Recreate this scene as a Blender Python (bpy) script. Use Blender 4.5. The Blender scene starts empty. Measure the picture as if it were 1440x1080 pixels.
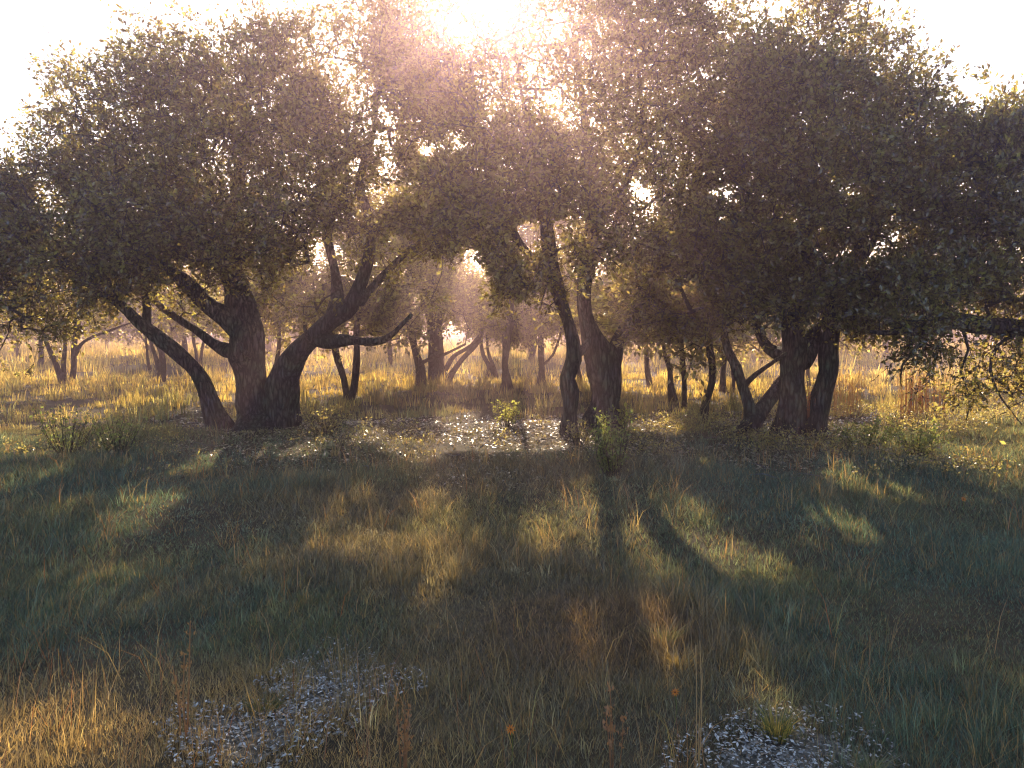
import bpy, math
import numpy as np
from mathutils import Vector

rng = np.random.default_rng(7)
SC = bpy.context.scene
COL = SC.collection

# ------------------------------------------------------------------ camera, sky, sun, exposure
CAM_H, PITCH, FPX = 2.0, math.radians(-4.3), 1130.0      # focal length in pixels of the 1440 px wide photograph
cam = bpy.data.cameras.new('camera')
cam.sensor_width = 36.0
cam.lens = FPX / 1440 * 36
cam.clip_start, cam.clip_end = 0.05, 2000
cam_ob = bpy.data.objects.new('camera', cam)
COL.objects.link(cam_ob)
cam_ob.location = (0, 0, CAM_H)
cam_ob.rotation_euler = (math.radians(90) + PITCH, 0, 0)
SC.camera = cam_ob

CF = np.array([0, math.cos(PITCH), math.sin(PITCH)])
CU = np.array([0, -math.sin(PITCH), math.cos(PITCH)])


def ray(px, py):
    v = CF + np.array([1.0, 0, 0]) * ((px - 720) / FPX) + CU * ((540 - py) / FPX)
    return v


def P(px, py, d):
    v = ray(px, py)
    return np.array([0, 0, CAM_H]) + v * (d / v[1])


SUN_DIR = ray(700, 8)
SUN_DIR = SUN_DIR / np.linalg.norm(SUN_DIR)
SUN_EL = math.asin(SUN_DIR[2])
SUN_AZ = math.atan2(SUN_DIR[0], SUN_DIR[1])

world = bpy.data.worlds.new('World')
SC.world = world
world.use_nodes = True
wn = world.node_tree
wn.nodes.clear()
sky = wn.nodes.new('ShaderNodeTexSky')
sky.sky_type = 'NISHITA'
sky.sun_disc = False
sky.sun_elevation = SUN_EL
sky.sun_rotation = SUN_AZ
sky.air_density = 1.0
sky.dust_density = 1.2
sky.ozone_density = 1.0
bg = wn.nodes.new('ShaderNodeBackground')
bg.inputs['Strength'].default_value = 0.15
wo = wn.nodes.new('ShaderNodeOutputWorld')
wn.links.new(sky.outputs[0], bg.inputs[0])
wn.links.new(bg.outputs[0], wo.inputs[0])

sl = bpy.data.lights.new('sun', 'SUN')
sl.energy = 5.0
sl.angle = math.radians(0.6)
sl.color = (1.0, 0.81, 0.57)
sun_ob = bpy.data.objects.new('sun', sl)
COL.objects.link(sun_ob)
sun_ob.rotation_euler = Vector(SUN_DIR).to_track_quat('Z', 'Y').to_euler()
sun_ob.location = Vector(SUN_DIR) * 120

SC.view_settings.view_transform = 'Standard'
SC.view_settings.look = 'None'
SC.view_settings.exposure = 1.22
SC.view_settings.gamma = 1.0
SC.view_settings.use_curve_mapping = False
SC.cycles.pixel_filter_type = 'BLACKMAN_HARRIS'
SC.cycles.filter_width = 1.2
SC.cycles.max_bounces = 6
SC.cycles.diffuse_bounces = 3
SC.cycles.glossy_bounces = 1
SC.cycles.transmission_bounces = 3
SC.cycles.volume_bounces = 0
SC.cycles.transparent_max_bounces = 4
SC.cycles.caustics_reflective = False
SC.cycles.sample_clamp_indirect = 6.0
HAZE_DENSITY = 0.0072
HAZE_G = 0.80
HAZE_COLOR = (1.0, 0.69, 0.79)  # pink of lens glare round the sun put into the haze colour


# ------------------------------------------------------------------ materials
def new_mat(name):
    m = bpy.data.materials.new(name)
    m.use_nodes = True
    m.node_tree.nodes.clear()
    return m, m.node_tree.nodes, m.node_tree.links


def leafy(name, col, trans, t_mix, gloss, rough, vary=0.32, tint=False):
    """thin leaf: diffuse front, light coming through, a little wax sheen"""
    m, N, L = new_mat(name)
    out = N.new('ShaderNodeOutputMaterial')
    df = N.new('ShaderNodeBsdfDiffuse')
    tr = N.new('ShaderNodeBsdfTranslucent')
    gl = N.new('ShaderNodeBsdfGlossy')
    gl.inputs['Roughness'].default_value = rough
    gl.inputs['Color'].default_value = (1, 1, 1, 1)
    if tint:
        at = N.new('ShaderNodeAttribute')
        at.attribute_name = 'tint'
        L.new(at.outputs['Color'], df.inputs['Color'])
        mt = N.new('ShaderNodeMix')
        mt.data_type = 'RGBA'
        mt.blend_type = 'MULTIPLY'
        mt.inputs['Factor'].default_value = 1.0
        L.new(at.outputs['Color'], mt.inputs['A'])
        mt.inputs['B'].default_value = (*trans, 1)
        L.new(mt.outputs['Result'], tr.inputs['Color'])
    else:
        geo = N.new('ShaderNodeNewGeometry')
        for sh, c in ((df, col), (tr, trans)):
            hsv = N.new('ShaderNodeHueSaturation')
            mr = N.new('ShaderNodeMapRange')
            mr.inputs['To Min'].default_value = 1 - vary * 2
            mr.inputs['To Max'].default_value = 1 + vary * 2
            mh = N.new('ShaderNodeMapRange')
            mh.inputs['To Min'].default_value = 0.5 - 0.03
            mh.inputs['To Max'].default_value = 0.5 + 0.02
            L.new(geo.outputs['Random Per Island'], mr.inputs['Value'])
            L.new(geo.outputs['Random Per Island'], mh.inputs['Value'])
            L.new(mr.outputs['Result'], hsv.inputs['Value'])
            L.new(mh.outputs['Result'], hsv.inputs['Hue'])
            hsv.inputs['Color'].default_value = (*c, 1)
            L.new(hsv.outputs['Color'], sh.inputs['Color'])
    m1 = N.new('ShaderNodeMixShader')
    m1.inputs[0].default_value = t_mix
    L.new(df.outputs[0], m1.inputs[1])
    L.new(tr.outputs[0], m1.inputs[2])
    m2 = N.new('ShaderNodeMixShader')
    m2.inputs[0].default_value = gloss
    L.new(m1.outputs[0], m2.inputs[1])
    L.new(gl.outputs[0], m2.inputs[2])
    L.new(m2.outputs[0], out.inputs[0])
    return m


def bark_mat(name, c1, c2, scale=1.0):
    m, N, L = new_mat(name)
    out = N.new('ShaderNodeOutputMaterial')
    bs = N.new('ShaderNodeBsdfPrincipled')
    bs.inputs['Roughness'].default_value = 0.9
    bs.inputs['Specular IOR Level'].default_value = 0.2
    tc = N.new('ShaderNodeTexCoord')
    mp = N.new('ShaderNodeMapping')
    mp.inputs['Scale'].default_value = (14 * scale, 14 * scale, 3.2 * scale)
    L.new(tc.outputs['Object'], mp.inputs[0])
    vo = N.new('ShaderNodeTexVoronoi')
    vo.feature = 'DISTANCE_TO_EDGE'
    vo.inputs['Scale'].default_value = 2.2
    nz = N.new('ShaderNodeTexNoise')
    nz.inputs['Scale'].default_value = 1.6
    nz.inputs['Detail'].default_value = 6
    L.new(mp.outputs[0], nz.inputs['Vector'])
    mx = N.new('ShaderNodeMix')
    mx.data_type = 'VECTOR'
    mx.inputs['Factor'].default_value = 0.55
    L.new(mp.outputs[0], mx.inputs['A'])
    L.new(nz.outputs['Color'], mx.inputs['B'])
    L.new(mx.outputs['Result'], vo.inputs['Vector'])
    rp = N.new('ShaderNodeValToRGB')
    rp.color_ramp.elements[0].color = (*c1, 1)
    rp.color_ramp.elements[1].color = (*c2, 1)
    rp.color_ramp.elements[1].position = 0.35
    L.new(vo.outputs['Distance'], rp.inputs[0])
    n2 = N.new('ShaderNodeTexNoise')
    n2.inputs['Scale'].default_value = 2.5
    n2.inputs['Detail'].default_value = 4
    L.new(tc.outputs['Object'], n2.inputs['Vector'])
    ml = N.new('ShaderNodeMix')
    ml.data_type = 'RGBA'
    ml.blend_type = 'MULTIPLY'
    ml.inputs['Factor'].default_value = 0.75
    L.new(rp.outputs[0], ml.inputs['A'])
    L.new(n2.outputs['Color'], ml.inputs['B'])
    L.new(ml.outputs['Result'], bs.inputs['Base Color'])
    ad = N.new('ShaderNodeMath')
    ad.operation = 'MULTIPLY_ADD'
    ad.inputs[1].default_value = 1.2
    L.new(vo.outputs['Distance'], ad.inputs[0])
    L.new(nz.outputs['Fac'], ad.inputs[2])
    bp = N.new('ShaderNodeBump')
    bp.inputs['Strength'].default_value = 1.0
    bp.inputs['Distance'].default_value = 0.06
    L.new(ad.outputs[0], bp.inputs['Height'])
    L.new(bp.outputs[0], bs.inputs['Normal'])
    L.new(bs.outputs[0], out.inputs[0])
    return m


def ground_mat(name, cols, scale, bump=0.02):
    m, N, L = new_mat(name)
    out = N.new('ShaderNodeOutputMaterial')
    bs = N.new('ShaderNodeBsdfPrincipled')
    bs.inputs['Roughness'].default_value = 0.95
    bs.inputs['Specular IOR Level'].default_value = 0.1
    tc = N.new('ShaderNodeTexCoord')
    n1 = N.new('ShaderNodeTexNoise')
    n1.inputs['Scale'].default_value = scale
    n1.inputs['Detail'].default_value = 9
    n1.inputs['Roughness'].default_value = 0.7
    L.new(tc.outputs['Object'], n1.inputs['Vector'])
    rp = N.new('ShaderNodeValToRGB')
    el = rp.color_ramp.elements
    el[0].position, el[0].color = 0.3, (*cols[0], 1)
    el[1].position, el[1].color = 0.7, (*cols[-1], 1)
    for i, c in enumerate(cols[1:-1]):
        e = el.new(0.3 + 0.4 * (i + 1) / (len(cols) - 1))
        e.color = (*c, 1)
    L.new(n1.outputs['Fac'], rp.inputs[0])
    n2 = N.new('ShaderNodeTexNoise')
    n2.inputs['Scale'].default_value = 28
    n2.inputs['Detail'].default_value = 6
    L.new(tc.outputs['Object'], n2.inputs['Vector'])
    ml = N.new('ShaderNodeMix')
    ml.data_type = 'RGBA'
    ml.blend_type = 'OVERLAY'
    ml.inputs['Factor'].default_value = 0.5
    L.new(rp.outputs[0], ml.inputs['A'])
    L.new(n2.outputs['Fac'], ml.inputs['B'])
    L.new(ml.outputs['Result'], bs.inputs['Base Color'])
    bp = N.new('ShaderNodeBump')
    bp.inputs['Strength'].default_value = 0.8
    bp.inputs['Distance'].default_value = bump
    L.new(n2.outputs['Fac'], bp.inputs['Height'])
    L.new(bp.outputs[0], bs.inputs['Normal'])
    L.new(bs.outputs[0], out.inputs[0])
    return m


M_BARK = bark_mat('oak_bark', (0.022, 0.018, 0.016), (0.20, 0.17, 0.15))
M_BARK2 = bark_mat('thin_oak_bark', (0.04, 0.03, 0.025), (0.16, 0.13, 0.11), 1.6)
M_TWIG = bark_mat('twig_bark', (0.06, 0.05, 0.045), (0.18, 0.15, 0.13), 4)
M_DEADWOOD = bark_mat('bleached_wood', (0.2, 0.18, 0.17), (0.5, 0.47, 0.44), 4)
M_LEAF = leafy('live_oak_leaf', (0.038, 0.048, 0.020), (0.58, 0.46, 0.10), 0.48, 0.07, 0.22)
M_LEAF_B = leafy('sunlit_oak_leaf', (0.060, 0.070, 0.026), (0.66, 0.51, 0.12), 0.56, 0.10, 0.32)  # lighter copy of the oak leaf, backlight put into its colour
M_SHRUB = leafy('shrub_leaf', (0.055, 0.085, 0.030), (0.42, 0.45, 0.08), 0.50, 0.05, 0.5)
M_YSHRUB = leafy('yellow_green_leaf', (0.11, 0.12, 0.035), (0.65, 0.60, 0.12), 0.55, 0.04, 0.5)
M_GRASS = leafy('grass_blade', None, (1.8, 1.5, 0.75), 0.45, 0.03, 0.5, tint=True)
M_LITTER = leafy('fallen_leaf', None, (1.3, 1.1, 0.7), 0.36, 0.20, 0.30, tint=True)
M_CHIP = leafy('stone_and_chip', None, (0.2, 0.2, 0.2), 0.02, 0.03, 0.5, tint=True)
M_PETAL = leafy('orange_petal', (0.75, 0.22, 0.02), (0.8, 0.3, 0.03), 0.4, 0.02, 0.5, 0.05)
M_EYE = leafy('flower_eye', (0.12, 0.04, 0.01), (0.1, 0.03, 0.01), 0.1, 0.02, 0.5, 0.05)
M_GROUND = ground_mat('soil_and_thatch', [(0.035, 0.028, 0.018), (0.075, 0.058, 0.034), (0.13, 0.10, 0.055)], 1.3)
M_BARE = ground_mat('pale_caliche', [(0.05, 0.042, 0.03), (0.11, 0.10, 0.08), (0.24, 0.23, 0.20)], 14.0, 0.05)
M_FARLEAF = leafy('far_foliage', (0.055, 0.062, 0.035), (0.2, 0.18, 0.08), 0.35, 0.02, 0.6)


# ------------------------------------------------------------------ helpers
def fixed_noise(seed, n=24):
    """smooth 3D value made of a few random plane waves, about -1..1"""
    r = np.random.default_rng(seed)
    k = r.normal(size=(n, 3))
    k /= np.linalg.norm(k, axis=1)[:, None]
    k *= r.uniform(0.5, 1.6, size=(n, 1))
    ph = r.uniform(0, 2 * math.pi, n)

    def f(p, s=1.0):
        p = np.atleast_2d(p)
        return np.sin(p @ k.T * s + ph).sum(1) / math.sqrt(n / 2) * 0.7
    return f


NA, NB, NC, ND = (fixed_noise(s) for s in (11, 22, 33, 44))


def gz(x, y):
    """ground height"""
    x = np.asarray(x, float)
    y = np.asarray(y, float)
    p = np.stack([x.ravel(), y.ravel(), np.zeros(x.size)], 1)
    far = np.clip((y.ravel() - 30) / 80, 0, 1)
    z = 0.07 * NA(p, 0.5) + 0.035 * NB(p, 1.9) * (1 - far) + 0.012 * NC(p, 6.0) * (1 - far)
    z *= np.clip(1 - (np.hypot(x.ravel(), y.ravel()) - 90) / 60, 0, 1)
    return z.reshape(x.shape)


def G(px, py):
    """point of the ground seen at a pixel"""
    v = ray(px, py)
    t = -CAM_H / v[2]
    for _ in range(6):
        q = np.array([0, 0, CAM_H]) + v * t
        t = (float(gz(q[0], q[1])) - CAM_H) / v[2]
    return np.array([0, 0, CAM_H]) + v * t


def project(p):
    q = p - np.array([0, 0, CAM_H])
    dep = q @ CF
    dep = np.where(dep > 0.05, dep, 0.05)
    return 720 + q[:, 0] / dep * FPX, 540 - (q @ CU) / dep * FPX, dep


def mesh_np(name, V, F, mat, tint=None, smooth=False):
    """V (n,3), F either (m,k) array or a list of such arrays"""
    if not isinstance(F, list):
        F = [F]
    F = [f for f in F if len(f)]
    me = bpy.data.meshes.new(name)
    V = np.asarray(V, np.float32)
    me.vertices.add(len(V))
    me.vertices.foreach_set('co', V.ravel())
    loops = np.concatenate([f.ravel() for f in F]).astype(np.int32)
    tot = np.concatenate([np.full(len(f), f.shape[1]) for f in F]).astype(np.int32)
    start = np.concatenate([[0], np.cumsum(tot)[:-1]]).astype(np.int32)
    me.loops.add(len(loops))
    me.loops.foreach_set('vertex_index', loops)
    me.polygons.add(len(tot))
    me.polygons.foreach_set('loop_start', start)
    me.polygons.foreach_set('use_smooth', np.full(len(tot), smooth, bool))
    me.update(calc_edges=True)
    if tint is not None:
        a = me.attributes.new('tint', 'FLOAT_COLOR', 'POINT')
        c = np.ones((len(V), 4), np.float32)
        c[:, :3] = tint
        a.data.foreach_set('color', c.ravel())
    me.materials.append(mat)
    return me


def obj(name, me, parent=None, **props):
    o = bpy.data.objects.new(name, me)
    COL.objects.link(o)
    if parent is not None:
        o.parent = parent
    for k, v in props.items():
        o[k] = v
    return o


def thing(name, label, cat, loc, group=None):
    o = bpy.data.objects.new(name, None)
    o.empty_display_size = 0.2
    COL.objects.link(o)
    o.location = loc
    o['label'] = label
    o['category'] = cat
    if group:
        o['group'] = group
    return o


def unit(v):
    return v / np.maximum(np.linalg.norm(v, axis=-1, keepdims=True), 1e-9)


def perp(v):
    """two unit vectors across each v"""
    a = np.where(np.abs(v[:, 2:3]) < 0.9, np.array([[0, 0, 1.0]]), np.array([[1.0, 0, 0]]))
    s = unit(np.cross(v, a))
    return s, np.cross(s, v)


def spline(pts, step=0.14):
    """Catmull-Rom through rows of (x, y, z, r)"""
    pts = np.asarray(pts, float)
    q = np.vstack([2 * pts[0] - pts[1], pts, 2 * pts[-1] - pts[-2]])
    out = []
    for i in range(1, len(q) - 2):
        n = max(2, int(np.linalg.norm(q[i + 1, :3] - q[i, :3]) / step))
        t = np.linspace(0, 1, n, endpoint=False)[:, None]
        a, b, c, d = q[i - 1], q[i], q[i + 1], q[i + 2]
        out.append(0.5 * (2 * b + (c - a) * t + (2 * a - 5 * b + 4 * c - d) * t ** 2 + (3 * b - a - 3 * c + d) * t ** 3))
    out.append(pts[-1:])
    out = np.vstack(out)
    out[:, 3] = np.maximum(out[:, 3], 0.002)
    return out


def tube(path, sides=10, rough=0.0, seed=0, flare=0.0):
    """tube mesh arrays round a path of (x,y,z,r), with fluting and lumps"""
    p, r = path[:, :3], path[:, 3]
    n = len(p)
    tg = unit(np.gradient(p, axis=0))
    s = np.zeros((n, 3))
    ref = np.array([1.0, 0.13, 0.0])
    for i in range(n):
        ref = ref - tg[i] * ref.dot(tg[i])
        ref /= np.linalg.norm(ref)
        s[i] = ref
    b = np.cross(tg, s)
    ang = np.linspace(0, 2 * math.pi, sides, endpoint=False)
    dirs = s[:, None] * np.cos(ang)[None, :, None] + b[:, None] * np.sin(ang)[None, :, None]
    rr = np.repeat(r[:, None], sides, 1)
    if rough > 0:
        base = p[:, None] + dirs * rr[..., None]
        nz = NC(base.reshape(-1, 3) + seed, 3.0).reshape(n, sides) * 0.6 + ND(base.reshape(-1, 3) + seed, 9.0).reshape(n, sides) * 0.4
        rr = rr * (1 + rough * nz)
        ph = (seed * 1.7) % 6.28
        rr *= 1 + 0.4 * rough * np.sin(3 * ang + ph + np.linspace(0, 1.5, n)[:, None]) + 0.3 * rough * np.sin(5 * ang + 2 * ph)[None]
    if flare > 0:
        h = np.linalg.norm(p - p[0], axis=1)
        k = np.exp(-h / 0.28)[:, None]
        rr = rr * (1 + flare * k * (1 + 0.6 * np.sin(5 * ang + seed)[None]))
    V = (p[:, None] + dirs * rr[..., None]).reshape(-1, 3)
    i = np.arange(n - 1)[:, None] * sides
    j = np.arange(sides)[None]
    j2 = (j + 1) % sides
    F = np.stack([i + j, i + j2, i + sides + j2, i + sides + j], -1).reshape(-1, 4)
    V = np.vstack([V, p[-1] + tg[-1] * r[-1] * 0.7])
    k = (n - 1) * sides
    T = np.stack([k + np.arange(sides), k + (np.arange(sides) + 1) % sides, np.full(sides, n * sides)], -1)
    return V, F, T


def join(parts):
    """list of (V, quads, tris)"""
    Vs, Q, T, o = [], [], [], 0
    for V, q, t in parts:
        Vs.append(V)
        if len(q):
            Q.append(q + o)
        if len(t):
            T.append(t + o)
        o += len(V)
    return np.vstack(Vs), [np.vstack(x) for x in (Q, T) if x]


def leaves(pos, axis, L, W, rnd=0.7):
    """one folded diamond per row"""
    n = len(pos)
    a = unit(axis + rng.normal(size=(n, 3)) * rnd)
    s, u = perp(a)
    th = rng.uniform(0, 2 * math.pi, n)[:, None]
    s2 = s * np.cos(th) + u * np.sin(th)
    u2 = np.cross(s2, a)
    sc = rng.uniform(0.45, 1.35, n)[:, None]
    L, W = L * sc, W * sc
    V = np.stack([pos, pos + a * L * 0.48 + s2 * W * 0.5 + u2 * W * 0.14, pos + a * L, pos + a * L * 0.48 - s2 * W * 0.5 + u2 * W * 0.14], 1).reshape(-1, 3)
    F = np.arange(n * 4).reshape(-1, 4)
    return V, F


# lanes of sunlight: gaps in the crowns along the sun's direction, ending where the photograph's lit patches lie
LANES = []
for (px, py, r) in [(700, 608, 0.8), (760, 604, 0.8), (655, 618, 0.5), (730, 616, 0.55), (810, 612, 0.35), (600, 636, 0.4), (560, 628, 0.3), (640, 590, .5), (520, 610, .35),
                    (300, 646, 0.4), (350, 638, 0.3), (250, 650, 0.3), (430, 632, 0.3),
                    (490, 705, 0.19), (600, 700, 0.17), (590, 745, 0.16), (500, 770, 0.14), (398, 675, 0.14), (755, 745, 0.19), (765, 785, 0.14),
                    (818, 690, 0.12), (815, 715, 0.10), (968, 712, 0.13), (990, 735, 0.13), (1020, 765, 0.13), (1060, 797, 0.18), (1000, 800, 0.13), (1105, 803, 0.10),
                    (1225, 690, 0.42), (1265, 685, 0.42), (1190, 740, 0.28), (1390, 700, 0.25), (940, 605, 0.35), (900, 602, 0.25), (1000, 660, 0.11),
                    (60, 560, 0.70), (130, 575, 0.60), (1380, 600, 0.70), (1330, 640, 0.20), (1150, 760, 0.11), (90, 700, 0.32), (210, 712, 0.28),
                    (940, 950, 0.10), (920, 880, 0.09), (1100, 1000, 0.12), (15, 1040, 0.16), (95, 1065, 0.12), (170, 1050, 0.07), (330, 1070, 0.08), (60, 1000, .06), (250, 1075, .06)]:
    LANES.append((G(px, py), r))


def in_lane(p, grow=0.0):
    bad = np.zeros(len(p), bool)
    for T, r in LANES:
        q = p - T
        t = q @ SUN_DIR
        dd = np.linalg.norm(q - t[:, None] * SUN_DIR, axis=1)
        bad |= (dd < r + grow) & (t > 0)
    # the crowns are thin where the sun itself looks through to the viewer
    q = p - np.array([0, 0, CAM_H])
    t = q @ SUN_DIR
    dd = np.linalg.norm(q - t[:, None] * SUN_DIR, axis=1)
    bad |= (t > 0) & (dd < 1.9) & (rng.uniform(0, 1, len(p)) < np.clip(0.98 - dd / 2.1, 0, 1))
    return bad


# gaps where the sky shows through the front crowns (centre, radii)
HOLES = []
for (px, py, d, rx, rz) in [(500, 238, 15.5, .07, .10), (545, 222, 15.5, .08, .12), (598, 212, 15.5, .20, .14), (643, 198, 15.5, .12, .12), (795, 312, 15, .10, .2),
                            (1010, 272, 15, .26, .09), (905, 278, 15, .10, .10), (918, 300, 15, .07, .07), (1215, 358, 14.5, .18, .14), (1195, 266, 14.5, .2, .05),
                            (645, 45, 15, .10, .12), (782, 40, 15, .10, .12), (560, 340, 15.5, .28, .2), (590, 385, 15.5, .4, .25), (660, 385, 15.5, .35, .3), (425, 400, 15.5, .35, .25), (265, 385, 15.5, .18, .1), (740, 330, 15.3, .25, .3), (460, 350, 15.5, .3, .2)]:
    HOLES.append((P(px, py, d), rx, rz))


def in_hole(p, pad=0.0):
    bad = np.zeros(len(p), bool)
    for c, rx, rz in HOLES:
        q = p - c
        # the gap keeps open along the line of sight through a crown's whole thickness
        v = unit((c - np.array([0, 0, CAM_H]))[None])[0]
        t = q @ v
        e = q - t[:, None] * v
        bad |= ((e[:, 0] / (rx + pad)) ** 2 + (e[:, 2] / (rz + pad)) ** 2 < 1) & (np.abs(t) < 4.5)
    return bad


# ------------------------------------------------------------------ tree builder
def build_tree(name, label, cat, base, limbs, blobs, n_tips, seed, group=None, twigs=4, per=7, leafL=0.084, leafW=0.045,
               bark=None, leaf=None, carve=True, shell=0.45, clump=0.5, extra_twigs=None):
    """limbs: list of (x,y,z,r) world paths, the first is the trunk. blobs: (centre, rx, ry, rz)"""
    global rng
    keep = rng
    rng = np.random.default_rng(seed)
    bark, leaf = bark or M_BARK, leaf or M_LEAF
    root = thing(name, label, cat, tuple(base), group)
    base = np.asarray(base)
    limbs = [[(l[0][0] - (l[1][0] - l[0][0]) * .3, l[0][1], l[0][2] - 0.22, l[0][3] * 1.05)] + list(l) if abs(l[0][2] - base[2]) < 0.3 else l for l in limbs]
    paths = [spline(l) for l in limbs]
    for i, pth in enumerate(paths):
        wob = np.stack([NC(pth[:, :3] + seed + 7, 2.2), ND(pth[:, :3] + seed, 2.2), NB(pth[:, :3] + seed, 2.5)], 1) * (0.045 + pth[:, 3:4] * 0.17)
        wob += np.stack([NC(pth[:, :3] + seed, 7), NB(pth[:, :3] + seed, 7), wob[:, 0] * 0], 1) * (0.008 + pth[:, 3:4] * 0.05)
        wob[0] *= 0
        pth[:, 3] *= 1 + 0.09 * NB(pth[:, :3] + seed, 4.5) + 0.06 * NC(pth[:, :3], 9)
        pth[:, :3] += wob * np.clip(np.arange(len(pth)) / 4, 0, 1)[:, None]
        big = pth[:, 3].max()
        V, F, T = tube(pth, 20 if big > 0.15 else (12 if big > 0.05 else 8), 0.19 if big > 0.1 else 0.13, seed + i * 3.1, 0.28 if i == 0 and big > 0.06 else (0.2 if abs(pth[0, 2] - base[2]) < 0.6 else 0))
        obj('trunk' if i == 0 or abs(pth[0, 2] - base[2]) < 0.6 and pth[0, 3] > 0.05 else 'limb', mesh_np(name + '_wood', V - base, [F, T], bark, smooth=True), root)
    nodes = [np.vstack([p[max(0, int(len(p) * 0.35)) if i == 0 else 0:] for i, p in enumerate(paths)])]
    pos = nodes[0][:, :3]
    # tips through the crown
    vol = np.array([b[1] * b[2] * b[3] for b in blobs]) ** 0.75
    vol = vol / vol.sum()
    tips = []
    while sum(len(t) for t in tips) < n_tips:
        bi = rng.choice(len(blobs), size=n_tips, p=vol)
        c = np.array([blobs[k][0] for k in bi])
        rr = np.array([blobs[k][1:4] for k in bi])
        d = unit(rng.normal(size=(n_tips, 3)))
        rad = rng.uniform(0, 1, n_tips) ** shell
        rad = np.where(rng.uniform(0, 1, n_tips) < 0.07, rng.uniform(1.0, 1.28, n_tips), rad)
        q = c + d * rr * rad[:, None] * (1 + 0.20 * NB(c + d * 2.3 + seed, 1.6) + 0.12 * NC(c + d * 2.3 + seed, 4.0))[:, None]
        ok = np.ones(n_tips, bool)
        if clump > 0:
            ok &= NA(q + seed, 1.9) + 0.7 * NB(q, 4.2) + 0.6 * NC(q, 8) > -1.1 + clump
        if carve:
            ok &= ~in_lane(q, 0.12) & ~in_hole(q, 0.1)
        ok &= q[:, 2] > 0.5
        tips.append(q[ok])
    tips = np.vstack(tips)[:n_tips]
    d0 = np.linalg.norm(tips[:, None] - pos[None, ::3], axis=2).min(1)
    tips = tips[np.argsort(d0)]
    M = len(pos) + n_tips * 4 + 8
    NP = np.zeros((M, 3))
    par = np.full(M, -1)
    load = np.zeros(M)
    cnt = len(pos)
    NP[:cnt] = pos
    nb = cnt
    tip_id = []
    for q in tips:
        dd = np.linalg.norm(NP[:cnt] - q, axis=1) + 0.25 * np.maximum(NP[:cnt, 2] - q[2], 0)
        k = int(np.argmin(dd))
        a = NP[k]
        dist = np.linalg.norm(q - a)
        m = int(np.clip(dist / 0.4, 1, 3))
        prev = k
        side = rng.normal(size=3) * 0.10 * dist
        side[2] += 0.06 * dist
        for j in range(1, m + 1):
            t = j / m
            NP[cnt] = a + (q - a) * t + side * math.sin(math.pi * t) + (rng.normal(size=3) * 0.03 if j < m else 0)
            par[cnt] = prev
            prev = cnt
            cnt += 1
        tip_id.append(prev)
    for k in tip_id:
        load[k] += 1
    for k in range(cnt - 1, nb - 1, -1):
        if par[k] >= nb:
            load[par[k]] += load[k]
    rad = 0.0045 * np.maximum(load, 1) ** 0.47
    rad = np.minimum(rad, 0.07)
    i = np.arange(nb, cnt)
    a, b = NP[par[i]], NP[i]
    r1, r2 = np.where(par[i] >= nb, np.minimum(rad[np.maximum(par[i], 0)], rad[i] * 1.5), rad[i] * 1.1), rad[i]
    S = 4
    ang = np.arange(S) * 2 * math.pi / S

    def prisms(a, b, r1, r2, S=4):
        ang = np.arange(S) * 2 * math.pi / S
        t = unit(b - a)
        s, u = perp(t)
        dr = s[:, None] * np.cos(ang)[None, :, None] + u[:, None] * np.sin(ang)[None, :, None]
        V = np.concatenate([a[:, None] + dr * r1[:, None, None], b[:, None] + dr * r2[:, None, None]], 1).reshape(-1, 3)
        o = np.arange(len(a))[:, None] * 2 * S
        j = np.arange(S)[None]
        F = np.stack([o + j, o + (j + 1) % S, o + S + (j + 1) % S, o + S + j], -1).reshape(-1, 4)
        return V, F, np.zeros((0, 3), int)
    br = prisms(a, b, r1, r2, 3)
    # twigs fan out of every tip
    tp = NP[tip_id]
    cen = np.mean([bb[0] for bb in blobs], axis=0)
    prevp = NP[par[tip_id]]
    out = unit(tp - prevp) * 0.7 + unit(tp - cen) * 0.5
    T0 = np.repeat(tp, twigs, 0)
    D0 = unit(np.repeat(out, twigs, 0) + rng.normal(size=(len(T0), 3)) * 0.75 + np.array([0, 0, 0.12]))
    scale = leafL / 0.08
    TL = rng.uniform(0.16, 0.5, len(T0)) * np.where(rng.uniform(0, 1, len(T0)) < .12, 1.7, 1) * (0.6 + 0.4 * scale)
    mid = T0 + D0 * TL[:, None] * 0.5
    D1 = unit(D0 + rng.normal(size=D0.shape) * 0.35)
    end = mid + D1 * TL[:, None] * 0.5
    if extra_twigs is not None:
        e0, e1 = extra_twigs
        n_extra = len(e0)
        T0 = np.vstack([T0, e0]); mid = np.vstack([mid, (e0 + e1) / 2]); end = np.vstack([end, e1])
        TL = np.concatenate([TL, np.linalg.norm(e1 - e0, axis=1)])
    rt = np.full(len(T0), 0.0035 * scale)
    if extra_twigs is not None:
        rt[-n_extra:] = 0.007
    tt = unit(end - T0)
    s3, u3 = perp(tt)
    V3 = np.stack([T0 + s3 * rt[:, None], T0 - s3 * rt[:, None] * .5 + u3 * rt[:, None], T0 - s3 * rt[:, None] * .5 - u3 * rt[:, None], mid * .25 + end * .75], 1).reshape(-1, 3)
    T3 = (np.arange(len(T0))[:, None, None] * 4 + np.array([[0, 1, 3], [1, 2, 3], [2, 0, 3]])[None]).reshape(-1, 3)
    V, F = join([br, (V3, np.zeros((0, 4), int), T3)])
    obj('branches', mesh_np(name + '_branches', V - base, F, M_TWIG), root, kind='stuff')
    # leaves along the twigs
    n = len(T0)
    t = rng.uniform(0.12, 1.05, (n, per))
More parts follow.
